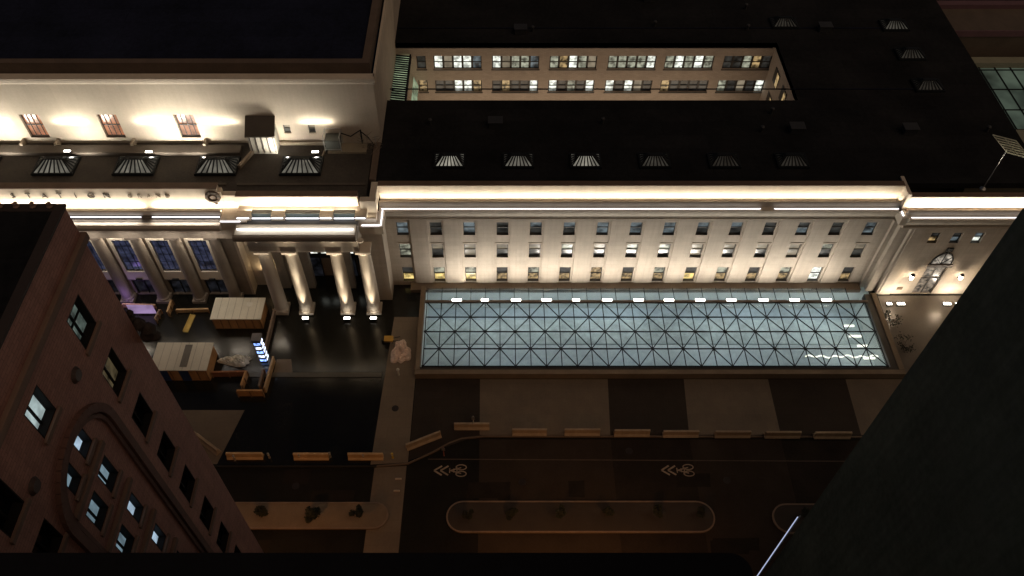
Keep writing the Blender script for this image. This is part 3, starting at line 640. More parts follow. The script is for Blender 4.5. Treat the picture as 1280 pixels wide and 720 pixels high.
for x in (-60, -52.2, -44.2, -36.0, -30.2, -20.6):
    lamp('AREA', 'wall_glow', (x, YH-3.0, 14.9), (0, .55, .83), 1150, (1, .92, .78), hall, shape='RECTANGLE', size=4.6, size_y=.25)
for u in (70, 170, 272, 377, -30):
    p = onz(u, 207, ZR+.2); roof_light(hall, p.x, p.y, ZR+.01, .13, wd=4.0, dp=2.5, ht=1.05)
# plant housing against the wall, with a dark sloping lid
pe = MB().prism([(-25.6, 65.2), (-22.85, 65.2), (-22.85, 66.85), (-25.6, 66.85)], ZR, 16.6)
ph_ = pe.build('plant_housing', mat('pale_cladding', (.48, .46, .40), .6, .1, 2), hall)
MB().extr_x([(65.05, 16.6), (66.86, 17.9), (66.86, 18.0), (65.05, 16.72)], -25.75, -22.7).build('lid', mat('dark_lid', (.045, .035, .025), .6, .3, 2), ph_)
MB().extr_x([(65.2, 16.6), (66.86, 16.6), (66.86, 17.85)], -25.58, -22.87).build('gable', mat('pale_cladding', (.48, .46, .4)), ph_)
mb = MB()
for i in range(5): mb.box(-25.4 + i*.6, -25.32 + i*.6, 65.12, 65.19, ZR+.2, 16.5)
mb.build('louvre_bars', FRAME, ph_)
MB().bar((-26.4, 62.9, ZR+.25), (-25.0, 66.3, ZR+.25), .3, .4).bar((-25.0, 66.6, ZR+.25), (-17.6, 66.6, ZR+.25), .25, .4).bar((-17.8, 66.4, ZR+.15), (-18.3, 63.6, ZR+.15), .14, .25).build('roof_kerb', mat('weathered_kerb', (.22, .18, .135), .8, .35, 2), hall)
MB().box(-17.6, -13.6, 65.2, 66.6, ZR+.002, ZR+.25).build('roof_platform', mat('platform_deck', (.20, .17, .12), .8, .3), hall)

# ------------------------------------------------------------------ glass canopy over the moat
can = empty('glass_canopy', (16, 52, 0), 'long low glass canopy of black triangular bars glowing blue grey in front of the wing', 'canopy')
mo = MB()
mo.quad((MX0, MY0, -4), (MX1, MY0, -4), (MX1, MY1, -4), (MX0, MY1, -4))
struct('moat_floor', mo, mat('moat_floor', (.34, .40, .44), .5, .6, .25))
mo = MB()
mo.quad((MX0, MY0, -4), (MX1, MY0, -4), (MX1, MY0, 0), (MX0, MY0, 0)); mo.quad((MX0, MY0, -4), (MX0, MY1, -4), (MX0, MY1, 0), (MX0, MY0, 0)); mo.quad((MX1, MY0, -4), (MX1, MY1, -4), (MX1, MY1, 0), (MX1, MY0, 0)); mo.quad((MX0, MY1, -4), (MX1, MY1, -4), (MX1, MY1, .2), (MX0, MY1, .2))
struct('moat_wall', mo, mat('moat_wall', (.50, .53, .50), .6, .15, 1))
struct('moat_pale_band', MB().box(MX0+.01, MX1-.01, 50.6, 53.59, -3.99, -3.80), mat('pale_glow_band', (.60, .66, .67), .5, .45, .22))  # floor bands toned to put the gradient of the canopy glow into colour
struct('moat_dark_band', MB().box(MX0+.01, MX1-.01, 47.27, 50.59, -3.99, -3.86), mat('blue_grey_band', (.19, .24, .29), .35, .8, .25))
struct('moat_green_band', MB().box(MX0+.01, MX1-.01, 53.6, 57.0, -3.99, -3.7), mat('green_grey_band', (.42, .48, .47), .5, .8, .25))
mb = MB(); pv = None
for i in range(40):
    q = Vector((33.2+i*.2, 49.9+.12*math.sin(i*.9)+.06*math.sin(i*.37), -.8))
    if pv is not None: mb.tube(pv, q, .07, .07, 6)
    pv = q
mb.build('tube_reflection', glow('tube_light', (1, .95, .78), 3.0), can)  # wavy emission put in for a tube's reflection on the glass
for x, y, ln in ((39.0, 54.0, .9), (39.3, 52.6, 1.1), (39.7, 51.3, .9), (40.0, 49.7, 1.0), (40.2, 48.2, 1.1)):
    MB().box(x-ln*.6, x+ln*.6, y-.1, y+.1, -.9, -.75).build('light_bar', glow('tube_light', (1, .95, .78), 3.0), can)
KX0, KX1 = -8.4, 42.3
mb = MB().box(KX0, KX1, 46.55, 47.1, 0, .9).box(KX0, KX0+.5, 47.1, 58.3, 0, .9).box(KX1-.55, KX1, 47.1, 57.3, 0, .9)
mb.build('kerb_wall', CURB, can, bevel=.03)
MB().box(KX0+.5, KX1-.55, 47.1, 47.45, .0, .84).box(KX1-1.3, KX1-.55, 47.45, 57.2, 0, .80).build('inner_upstand', mat('dark_upstand', (.05, .042, .035), .6, .2), can)
MB().box(-7.8, 41.0, 55.86, 56.1, .80, 1.12).build('lamp_beam', mat('brown_beam', (.14, .10, .075), .6, .2), can)
GX, GW, NC = -7.62, 1.61, 30
GR = [56.0, 53.9, 51.95, 49.72, 47.5]
gz = .86
m = bpy.data.materials.new('canopy_glass'); m.use_nodes = True; n = m.node_tree.nodes; L = m.node_tree.links; n.clear()
out = n.new('ShaderNodeOutputMaterial'); tr_ = n.new('ShaderNodeBsdfTransparent'); tr_.inputs[0].default_value = (.80, .86, .87, 1)
gl = n.new('ShaderNodeBsdfGlossy'); gl.inputs['Roughness'].default_value = .04; gl.inputs[0].default_value = (.8, .85, .85, 1)
tl = n.new('ShaderNodeBsdfTranslucent'); tl.inputs[0].default_value = (.60, .68, .70, 1)
m1 = n.new('ShaderNodeMixShader'); m1.inputs[0].default_value = .25; m2_ = n.new('ShaderNodeMixShader'); fr = n.new('ShaderNodeFresnel'); fr.inputs[0].default_value = 1.33
L.new(tr_.outputs[0], m1.inputs[1]); L.new(tl.outputs[0], m1.inputs[2]); L.new(m1.outputs[0], m2_.inputs[1]); L.new(gl.outputs[0], m2_.inputs[2]); L.new(fr.outputs[0], m2_.inputs[0]); L.new(m2_.outputs[0], out.inputs[0])
mb = MB()
for i in range(NC):
    for j in range(4):
        a, b = GX + GW*i, GX + GW*(i+1); t = [random.uniform(-.001, .001) for _ in range(4)]
        mb.quad((a, GR[j+1], gz+t[0]), (b, GR[j+1], gz+t[1]), (b, GR[j], gz+t[2]), (a, GR[j], gz+t[3]))
for i in range(NC - 1): mb.quad((GX+GW*i, 56.1, gz-.05), (GX+GW*(i+1), 56.1, gz-.05), (GX+GW*(i+1), 58.04, gz-.05), (GX+GW*i, 58.04, gz-.05))
mb.build('glass', m, can)
mb = MB()
for i in range(NC + 1):
    x = GX + GW*i; mb.box(x-.045, x+.045, 47.45, 55.9, gz+.01, gz+.07)
    if i < NC: mb.box(x-.03, x+.03, 56.1, 58.04, gz-.04, gz+.01)
for y in GR[1:]: mb.box(GX, GX+GW*NC, y-.065, y+.065, gz+.012, gz+.075)
for i in range(NC):
    for j in range(4):
        a, b = GX + GW*i, GX + GW*(i+1)
        p, q = ((a, GR[j]), (b, GR[j+1])) if (i + j) % 2 == 0 else ((b, GR[j]), (a, GR[j+1]))
        mb.bar((*p, gz+.045), (*q, gz+.045), .10, .055)
for i in range(NC + 1):
    for j in range(1, 5):
        if (i + j) % 2 == 0: mb.tube((GX+GW*i, GR[j], gz+.02), (GX+GW*i, GR[j], gz+.10), .13, .13, 8)
mb.build('frame', BLACK, can)
us = [571, 606, 645, 683, 720, 759, 798, 836, 875, 914, 954, 993, 1033]
for i, u in enumerate(us):
    p = onz(u, 375.5, 1.2); wd = .55 if i not in (1, 4) else .42
    o = MB().box(p.x-wd, p.x+wd, 55.83, 56.13, 1.13, 1.27).build('lamp', GREY, can)
    MB().box(p.x-wd+.04, p.x+wd-.04, 55.85, 56.1, 1.274, 1.33).build('lens', LAMPW, o)
    lamp('AREA', 'lamp_light', (p.x, 56.0, 1.38), (0, .40, .92), 225, NEUT, can, shape='RECTANGLE', size=1.3, size_y=.3)
for x in [-5.5 + 3.2*i for i in range(15)]:
    lamp('AREA', 'moat_light', (x, 57.6, -.1), (0, -.35, -1), 66, (.90, .96, 1.0), can, shape='RECTANGLE', size=2.0, size_y=.4)
for x in (2, 14, 26, 37): lamp('AREA', 'moat_light', (x, 48.2, -.3), (0, .3, -1), 62, (.66, .82, 1.0), can, shape='RECTANGLE', size=7, size_y=.3)
lamp('AREA', 'moat_light', (40.6, 51.5, -.4), (-.5, 0, -1), 60, (1.0, .95, .8), can, shape='RECTANGLE', size=.4, size_y=7)

# ------------------------------------------------------------------ brick tower in the near left corner
BX, BY, BT = -14.83, 20.0, 51.9
br = empty('brick_hotel', (-35, 10, 0), 'tall dark red brick hotel with an arched window bay, near left corner', 'building')
bw = []
def opening(y, z, wy, wz, m=None, name='window', lit=None, split=1, m2=None): bw.append((y, z, wy, wz, m, split))
B_LIT = glow('brick_pane_white', (.74, .92, .92), .42, .35, 1.5, lo=.6); B_DIM = glow('brick_pane_grey', (.42, .62, .74), .27, .4, 1.5, lo=.6); B_GRN = glow('brick_pane_green', (.38, .5, .44), .13, .7, 2.5, lo=.4)
B_BLU = glow('brick_pane_blue', (.60, .80, 1.0), .52, .3, 1.5, lo=.6); B_ORG = glow('brick_pane_lamp', (.55, .42, .22), .05, 1.5, 2, lo=.05); B_BLK = mat('black_glass', (.006, .007, .009), .15, .1)
for k, z in enumerate([48.45, 45.2, 41.95, 38.75, 35.5, 32.1, 28.9, 25.7, 22.5]):
    opening(17.62, z, 1.25, 1.75, [B_GRN, B_ORG][k] if k < 2 else B_BLK, split=2)
for k, z in enumerate([48.75, 45.6]): opening(13.75 if k == 0 else 10.6, z, 1.15, 1.55, B_LIT if k == 0 else B_BLK, split=2)
opening(10.5, 48.6, 1.2, 1.7, B_BLK, split=2); opening(7.0, 48.6, 1.2, 1.7, B_BLK, split=2)
opening(10.6, 42.4, 1.2, 1.7, B_BLK, split=2)
for y, z, m_, wy in ((14.3, 45.85, B_BLU, .8), (12.95, 45.7, B_DIM, .75), (14.3, 43.2, B_DIM, .9), (12.85, 43.1, B_DIM, 1.0), (14.3, 40.15, B_BLU, .75), (12.85, 40.15, B_DIM, .95), (14.3, 37.1, B_BLU, .75), (12.85, 37.1, B_DIM, .95), (14.3, 34.0, B_DIM, .75), (12.85, 34.0, B_BLK, .9)):
    opening(y, z, wy, 1.5, m_, split=2 if wy > .85 else 1)
holes = [(y-wy/2, y+wy/2, z-wz/2, z+wz/2) for y, z, wy, wz, _, _ in bw]
MB().wall('x', BX, -25, BY, 0, 50.3, holes, -.4).build('wall', BRICK, br)
MB().quad((BX, BY, 0), (-60, BY, 0), (-60, BY, 50.3), (BX, BY, 50.3)).build('street_wall', BRICK, br)
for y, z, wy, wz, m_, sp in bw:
    f = MB(); a, b, c, d_ = y-wy/2, y+wy/2, z-wz/2, z+wz/2; xa, xb = BX-.33, BX-.25; t = .06
    f.box(xa, xb, a, a+t, c, d_).box(xa, xb, b-t, b, c, d_).box(xa, xb, a+t, b-t, d_-t, d_).box(xa, xb, a+t, b-t, c, c+t)
    if sp == 2: f.box(xa, xb-.01, y-.04, y+.04, c+t, d_-t)
    f.box(xa, xb-.015, a+t, b-t, z-.03, z+.03) if m_ in (B_GRN,) else None
    f.box(xb, BX-.004, b-.05, b-.003, c+.003, d_-.003).box(xb, BX-.004, a+.003, a+.05, c+.003, d_-.003).box(xb, BX-.004, a+.05, b-.05, d_-.05, d_-.003).box(xb, BX-.004, a+.05, b-.05, c+.003, c+.05)  # black lining puts the shade of the reveals into colour
    o = f.build('window', mat('black_sash_and_shade', (.012, .010, .010), .7, .2, spec=.1), br)
    MB().quad((xa-.02, a, c), (xa-.02, b, c), (xa-.02, b, d_), (xa-.02, a, d_)).build('pane', m_, o)
    MB().box(BX-.2, BX+.1, a-.12, b+.12, c-.2, c-.003).build('sill', BRICKT, o)
# parapet, moulding, balusters, roof
MB().box(-60, BX-.003, BY-.29, BY-.02, 50.3, BT).box(BX-.29, BX-.004, -25, BY-.29, 50.3, BT).build('parapet', BRICK, br)
MB().box(BX-.3, BX+.16, -25, BY+.16, 50.15, 50.5).box(-60, BX-.3, BY-.2, BY+.16, 50.15, 50.5).build('moulding', BRICKT, br, bevel=.04)
MB().box(-60, BX+.06, BY-.3, BY+.05, BT+.002, BT+.10).box(BX-.3, BX+.06, -25, BY-.3, BT+.002, BT+.10).build('coping', mat('dark_coping', (.03, .02, .017), .8, .3), br)
mb = MB()
for i in range(14):
    x = BX - .42 - i*.57; mb.lathe((x, BY-.12, BT+.10), [(.08, 0), (.12, .06), (.05, .12), (.09, .18), (.02, .25)], 8)
mb.build('finials', BRICKT, br)
MB().box(-60, BX-.3, -25, BY-.3, 50.4, BT+.05).build('roof', ROOF, br)
mb = MB()
for i in range(60):
    x, y = random.uniform(-30, BX-1), random.uniform(5, 19); s = random.uniform(.02, .05); mb.box(x-s, x+s, y-s, y+s, BT+.052, BT+.08)
mb.build('roof_debris', GREY, br)
# arched recess mouldings round the bay and the round plaques
mb = MB(); yc, za, ra = 13.8, 44.5, 2.3
ap = [(yc + ra*math.cos(t*math.pi/20), za + ra*math.sin(t*math.pi/20)) for t in range(21)]
ap = [(yc + ra, 20)] + ap + [(yc - ra, 20)]
for (a, b), (c, d_) in zip(ap, ap[1:]): mb.bar((BX+.06, a, b), (BX+.06, c, d_), .26, .34)
for (a, b), (c, d_) in zip(ap, ap[1:]):
    k = .86; mb.bar((BX+.02, yc+(a-yc)*k, min(b, za+(b-za)*k) if b > za else b), (BX+.02, yc+(c-yc)*k, min(d_, za+(d_-za)*k) if d_ > za else d_), .18, .16)
mb.build('arch_moulding', mat('dark_arch_brick', (.12, .058, .045), .85, .3, 2), br)
for z in (44.55, 41.5, 38.5, 35.4): MB().box(BX+.002, BX+.16, yc-1.9, yc+1.15, z-.12, z+.12).build('spandrel_band', BRICKT, br)
for y, z in ((15.9, 47.65), (11.7, 47.6)):
    MB().tube((BX, y, z), (BX+.12, y, z), .32, .22, 14).build('round_plaque', mat('dark_plaque', (.05, .03, .025), .7, .3), br)
# carved ornament on the street front
op = ony(178, 400, BY + .45)
on = MB()
for dx, dz, s in ((0, 0, .34), (.3, -.35, .36), (-.22, .4, .24), (.42, -.8, .30), (.1, -.75, .36), (-.1, .75, .17)):
    on.lathe((op.x + dx - .1, BY + .25, op.z + dz - s), [(.05, 0), (s*.75, s*.4), (s*.85, s), (s*.5, s*1.7), (.05, s*2)], 9)
on.build('carved_ornament', mat('dark_coping', (.03, .02, .017)), br)

# ------------------------------------------------------------------ dark tower on the right, low roof below the viewpoint
tw = empty('dark_glass_tower', (40, 8, 0), 'unlit greenish black tower filling the near right corner', 'building')
TX, TY = 19.98, 22.0
MB().box(TX, 70, -25, TY, -.1, 90).build('curtain_wall', mat('dark_cladding', (.095, .105, .085), .9, .45, .4, streak=.2, spec=.05), tw)
MB().box(TX-.05, TX-.002, 5.2, 5.8, 0, 90).build('cladding_recess', mat('dark_recess', (.012, .013, .012), .9, .2, spec=.05), tw)
p0, p1 = ony(945, 720, TY), ony(992, 652, TY)
fp = empty('bright_edge_line', (TX-.16, TY+.25, 0), 'thin pole with a glow put in for the bright line on the dark tower corner', 'mast')
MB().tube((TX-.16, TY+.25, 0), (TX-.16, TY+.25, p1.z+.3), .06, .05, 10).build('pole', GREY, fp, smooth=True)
MB().tube((TX-.22, TY+.32, 9), (TX-.22, TY+.32, p1.z), .035, .03, 8).build('tube', glow('edge_line_glow', (.62, .70, 1.0), .75), fp, smooth=True)  # glow put in for the bright line down the tower corner
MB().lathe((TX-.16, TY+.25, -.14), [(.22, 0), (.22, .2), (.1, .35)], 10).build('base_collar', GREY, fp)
lo = empty('low_roof_block', (-3, 0, 0), 'black flat roof edge with a rounded corner directly below the viewpoint', 'building')
pts = [(-70, -20), (6.3, -20), (6.3, 7.3)] + [(5.8 + .5*math.cos(t*math.pi/12), 7.3 + .5*math.sin(t*math.pi/12)) for t in range(1, 7)] + [(-70, 7.8)]
MB().prism(pts, -.1, 52).build('block', mat('black_wall', (.008, .008, .010), .9, .3, spec=.1), lo)

# ------------------------------------------------------------------ street furniture and planting on the islands
def barrier(x, y, ln, rot, label, m=CONC):
    o = MB().extr_x([(-.32, 0), (.32, 0), (.32, .1), (.16, .32), (.11, .85), (-.11, .85), (-.16, .32), (-.32, .1)], -ln/2, ln/2).build('concrete_barrier', m, bevel=.03)
    o.location = (x, y, 0); o.rotation_euler = (0, 0, rot)
    return tag(o, label, 'barrier', 'concrete barriers along the road edge')
AMB = mat('amber_lit_concrete', (.62, .40, .20), .8, .22, 2.0, bump=.2, streak=.15)  # concrete with the orange street light put into its colour
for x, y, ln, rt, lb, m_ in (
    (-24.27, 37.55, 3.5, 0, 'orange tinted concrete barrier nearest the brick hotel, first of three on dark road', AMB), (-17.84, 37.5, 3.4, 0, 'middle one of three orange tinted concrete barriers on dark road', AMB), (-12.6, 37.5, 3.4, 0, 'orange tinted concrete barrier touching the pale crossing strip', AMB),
    (-7.1, 39.2, 3.6, .42, 'concrete barrier set at a slant beside the pale paving strip', CONC), (-2.4, 40.8, 3.5, 0, 'concrete barrier with a thin post in front, set back from the kerb', CONC), (3.3, 40.15, 3.4, 0, 'first straight kerbside barrier on the widest pale paving panel', CONC),
    (8.5, 40.15, 3.5, 0, 'kerbside barrier at the middle of the widest pale paving panel', CONC), (13.4, 40.05, 3.5, 0, 'kerbside barrier at the near edge of the first dark panel, right of widest pale panel', CONC), (18.2, 39.95, 3.5, 0, 'kerbside barrier straddling the dark panel and the second pale panel', CONC),
    (23.3, 39.9, 3.5, 0, 'kerbside barrier wholly on the second, narrower pale panel', CONC), (28.2, 39.85, 3.5, 0, 'kerbside barrier where the second pale panel meets the next dark panel', CONC), (33.1, 39.8, 3.6, 0, 'kerbside barrier closest to the dark tower', CONC),
    (-28.3, 38.9, 3.4, -.62, 'slanted barrier half hidden behind the brick hotel wall', CONC)):
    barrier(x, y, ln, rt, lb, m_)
LEAF = mat('dark_foliage', (.024, .028, .016), .8, .4, 6); BARK = mat('bark', (.05, .035, .025), .9, .3, 6)
def shrub(x, y, r, label, seed, dens=760):
    rnd = random.Random(seed)
    o = empty('island_shrub', (x, y, .03), label, 'shrub', 'shrubs along the traffic islands')
    t = MB().tube((x, y, .03), (x+.05, y, .75*r+.3), .07, .04, 7)
    for k in range(6):
        a = k*1.05 + rnd.random(); t.tube((x+.03, y, .35), (x+math.cos(a)*r*.6, y+math.sin(a)*r*.6, .8+r*.7*rnd.random()), .03, .012, 5)
    t.build('trunk', BARK, o)
    m = MB()
    cl = [(rnd.gauss(0, r*.27), rnd.gauss(0, r*.27), .75+rnd.random()*r*1.1, r*rnd.uniform(.25, .5)) for _ in range(9)]
    for k in range(dens):
        c = cl[k % 9]; d_ = Vector((rnd.gauss(0, 1), rnd.gauss(0, 1), rnd.gauss(0, 1))).normalized()*c[3]*rnd.uniform(.5, 1.1)
        p = Vector((x+c[0], y+c[1], c[2])) + d_; s = rnd.uniform(.08, .16)
        a = Vector((rnd.gauss(0, 1), rnd.gauss(0, 1), rnd.gauss(0, .6))).normalized()*s; b = a.orthogonal().normalized()*s*.6
        m.quad(p-a, p+b, p+a, p-b)
    m.build('foliage', LEAF, o)
for i, (x, y, r, lb) in enumerate((
    (-21.6, 31.45, .8, 'shrub on the pale island closest to the brick hotel'), (-16.8, 31.4, .85, 'shrub halfway along the pale island beside the brick hotel'), (-12.6, 31.5, .75, 'shrub by the rounded end of the pale island'),
    (-2.6, 31.3, .55, 'shrub in the left rounded end of the long island'), (1.5, 31.4, .65, 'second shrub from the left end of the long island'), (5.8, 31.6, .65, 'third shrub from the left on the long island'),
    (10.2, 31.6, .55, 'third shrub from the right on the long island'), (14.8, 31.6, .6, 'second shrub from the right end of the long island'), (18.7, 31.5, .6, 'shrub in the right rounded end of the long island'), (28.3, 31.4, .6, 'lone shrub on the island partly hidden by the dark tower'))):
    shrub(x, y, r, lb, 40 + i)
for i, (x, y) in enumerate(((43.3, 54.0), (43.6, 50.6))):
    rnd = random.Random(i)
    o = empty('forecourt_bush', (x, y, 0), ['sparse dark bush by the canopy kerb nearer the doorway', 'sparse dark bush by the canopy kerb farther from the doorway'][i], 'shrub', 'bushes beside the canopy kerb')
    t = MB(); m = MB()
    for k in range(9):
        a = rnd.random()*6.28; e = Vector((x+math.cos(a)*.6, y+math.sin(a)*.9, rnd.uniform(.4, 1.0))); t.tube((x, y, .02), e, .03, .01, 5)
        for q in range(16):
            p = e + Vector((rnd.gauss(0, .2), rnd.gauss(0, .2), rnd.gauss(0, .15))); a_ = Vector((rnd.gauss(0, 1), rnd.gauss(0, 1), .3)).normalized()*.1; b_ = a_.orthogonal().normalized()*.06; m.quad(p-a_, p+b_, p+a_, p-b_)
    t.build('stems', BARK, o); m.build('foliage', LEAF, o)
def bollard(u, v, label, m, h=.85):
    p = onz(u, v); o = empty('bollard', (p.x, p.y, 0), label, 'bollard', 'bollards between the barriers')
    MB().lathe((p.x, p.y, 0), [(.13, 0), (.1, .05), (.1, h-.12), (.12, h-.1), (.12, h-.03), (.05, h)], 10).build('post', m, o); MB().lathe((p.x, p.y, h-.3), [(.106, 0), (.106, .12)], 10).build('band', mat('reflective_band', (.8, .75, .6), .4, .1), o)
GB = mat('grey_bollard', (.30, .26, .21), .5, .2); YB = mat('yellow_bollard', (.65, .45, .05), .5, .2)
for u, v, lb, m_ in ((294, 575, 'grey bollard in front of the barrier nearest the brick hotel', GB), (337, 572, 'grey bollard in the first gap right of the leftmost orange barrier', GB), (375, 573, 'grey bollard in front of the middle orange tinted barrier', GB), (413, 571, 'grey bollard in the gap between the second and third orange barriers', GB), (455, 573, 'grey bollard in front of the orange barrier touching the pale strip', GB), (491, 572, 'single yellow bollard on the pale paving strip', YB)):
    bollard(u, v, lb, m_)
def post(u, v, h, label, m):
    p = onz(u, v); o = empty('sign_post', (p.x, p.y, 0), label, 'post')
    MB().tube((p.x, p.y, -.13), (p.x, p.y, h), .05, .04, 8).build('pole', m, o); MB().box(p.x-.16, p.x+.16, p.y-.07, p.y-.04, h-.55, h-.05).build('plate', GREY, o)
post(592, 535, 2.3, 'thin pale sign post standing by the barrier set back from the kerb', mat('pale_post', (.6, .57, .52), .4, .1)); post(555, 569, 1.6, 'short reddish sign post on the curve of the kerb', mat('red_post', (.45, .16, .10), .5, .2))
for u, v, lb in ((498, 599, 'small pale box lying on the crossing strip, farther from the viewer'), (496, 614, 'small pale box lying on the crossing strip, nearer the viewer')):
    p = onz(u, v, -.14); o = MB().box(-.3, .3, -.07, .07, 0, .14).box(-.24, .24, -.05, .05, .141, .2).build('lane_marker', mat('pale_plastic', (.6, .5, .4), .6, .2), bevel=.02); o.location = (p.x, p.y, -.134); tag(o, lb, 'lane marker', 'lane markers on the crossing')

# ------------------------------------------------------------------ column floodlights and entrance ground lights
for i, u in enumerate((382, 433, 472)):
    x = QX[i+1]; y = 54.15
    o = empty('floodlight', (x, y, 0), ['glowing floodlight at the foot of the lit column closest to the white roofed cabins', 'glowing floodlight at the foot of the middle lit column', 'glowing floodlight at the foot of the lit column nearest the office wing'][i], 'floodlight', 'floodlights under the portico columns')
    MB().box(x-.36, x+.36, y-.17, y+.17, .1, .38).box(x-.06, x+.06, y-.06, y+.06, 0, .1).build('housing', BLACK, o, bevel=.03)
    MB().box(x-.32, x+.32, y-.12, y+.12, .382, .43).build('lens', glow('flood_lens', (1, .95, .85), 22), o)
    lamp('SPOT', 'beam', (x, y-.02, .5), (0, .155, 1), 3000, (1, .82, .58), o, spot_size=R(28), spot_blend=.9, shadow_soft_size=.12)
    lamp('SPOT', 'high_beam', (x, y-.02, .5), (0, .07, 1), 16000, (1, .82, .58), o, spot_size=R(12), spot_blend=.8, shadow_soft_size=.12)
    lamp('SPOT', 'spill', (x, y-.02, .5), (0, .6, .35), 18, (1, .8, .54), o, spot_size=R(110), spot_blend=.9, shadow_soft_size=.12)
for i, (x, lb) in enumerate(((43.75, 'small bright ground light beside the canopy kerb'), (45.05, 'bright ground light left of the doorway, next to the kerb light'), (50.2, 'bright ground light right of the doorway'), (51.4, 'outermost ground light, close to the dark tower edge'))):
    o = empty('ground_light', (x, 56.3, 0), lb, 'ground light', 'ground lights before the entrance'); s = .3 if i in (0, 3) else .45
    MB().box(x-s, x+s, 56.12, 56.48, 0, .2).build('housing', BLACK, o, bevel=.02); MB().box(x-s+.05, x+s-.05, 56.16, 56.44, .203, .24).build('lens', LAMPW, o)
    lamp('AREA', 'uplight', (x, 56.35, .3), (0, .7, .9), 85, (1, .87, .70), o, shape='RECTANGLE', size=.7, size_y=.25)
for i, (u, v, lb) in enumerate(((84, 189, 'small roof lamp between the first and second upper windows'), (186, 190, 'small roof lamp between the second and third upper windows'), (394, 190, 'small roof lamp beside the plant deck'))):
    p = onz(u, v, ZR+.6); o = empty('roof_lamp', (p.x, p.y, ZR+(.42 if i < 2 else 0)), lb, 'roof lamp', 'small lamps on the low roof'); b0 = ZR+(.42 if i < 2 else 0)
    MB().box(p.x-.05, p.x+.05, p.y-.05, p.y+.05, b0, ZR+.55).box(p.x-.36, p.x+.36, p.y-.13, p.y+.13, ZR+.5, ZR+.6).build('bracket', BLACK, o); MB().box(p.x-.33, p.x+.33, p.y-.1, p.y+.1, ZR+.602, ZR+.66).build('lens', LAMPW, o)

# ------------------------------------------------------------------ roof equipment
ax, ay = -17.0, 66.0
o = empty('cooling_unit', (ax, ay, ZR+.25), 'grey cooling unit with pipe frame on the low roof by the lit wall', 'cooling unit')
z0 = ZR+.25
MB().box(ax-.75, ax+.75, ay-.6, ay+.6, z0+.25, z0+1.35).build('cabinet', mat('unit_green', (.03, .035, .03), .5, .2), o)
mb = MB()
for i in range(7): mb.box(ax-.68, ax+.68, ay-.64, ay-.602, z0+.32+i*.14, z0+.39+i*.14)
mb.build('louvres', mat('dull_louvre', (.09, .095, .085), .6, .2), o)
mb = MB()
for dx in (-.85, .85):
    for dy in (-.65, .65): mb.tube((ax+dx, ay+dy, z0), (ax+dx, ay+dy, z0+1.9), .05, .05, 6)
    mb.bar((ax+dx, ay-.65, z0+1.9), (ax+dx, ay+.65, z0+1.9), .07, .07)
mb.bar((ax-.85, ay+.65, z0+1.9), (ax+.85, ay+.65, z0+1.9), .07, .07).bar((ax-.85, ay-.65, z0+.2), (ax+.85, ay-.65, z0+.2), .07, .07)
mb.build('frame', GREY, o)
mb = MB(); pp = [Vector((ax+.9, ay+.3, z0+1.6)), Vector((ax+1.8, ay+.5, z0+1.0)), Vector((ax+2.8, ay+.6, z0+1.7)), Vector((ax+3.6, ay+.5, z0+.9)), Vector((ax+4.2, ay+.2, z0+.1))]
for a, b in zip(pp, pp[1:]): mb.tube(a, b, .06, .06, 7)
mb.tube((ax+2.9, ay+.6, z0), (ax+2.9, ay+.6, z0+1.8), .09, .09, 6); mb.build('pipework', BLACK, o)
# tangle of bare wire and brackets at the hall corner
o = empty('cable_bundle', (-12.6, 66.2, ZR), 'tangle of loose cables at the roof corner of the lit hall wall', 'cables')
rnd = random.Random(3); mb = MB()
for i in range(34):
    a = Vector((-12.6+rnd.uniform(-1.6, .5), 66.0+rnd.uniform(-.9, .5), ZR+rnd.uniform(.15, 1.6))); b = a + Vector((rnd.gauss(0, .5), rnd.gauss(0, .4), rnd.gauss(0, .4))); b.z = max(b.z, ZR+.05); mb.tube(a, b, .025, .02, 5)
mb.build('cables', mat('dusty_cable', (.16, .13, .10), .7, .3), o); MB().tube((-12.6, 66.2, ZR), (-12.6, 66.2, ZR+1.5), .05, .05, 6).build('stake', GREY, o)
# mast with a slatted panel on the far roof
b0 = onz(1228, 236.5, ZR); hz = ony(1262, 186, b0.y).z
o = empty('panel_mast', tuple(b0), 'slim roof mast carrying a tilted slatted panel, far right', 'mast')
MB().tube(b0, (b0.x, b0.y, hz), .05, .035, 8).build('mast', GREY, o); MB().lathe(tuple(b0), [(.3, 0), (.3, .12), (.1, .3)], 10).build('base', GREY, o)
mb = MB(); c = Vector((b0.x, b0.y, hz))
ux, uy = Vector((1.2, -.55, .0)), Vector((-.7, 1.0, .5))
pn = c + ux*.45 + uy*.35
for i in range(7): mb.bar(pn - ux*.8 + uy*(i/3-1)*.8, pn + ux*.8 + uy*(i/3-1)*.8, .14, .05)
for s in (-.8, 0, .8): mb.bar(pn + ux*s - uy*.8, pn + ux*s + uy*.8, .06, .04)
mb.build('panel', mat('pale_slats', (.45, .46, .36), .5, .2), o)

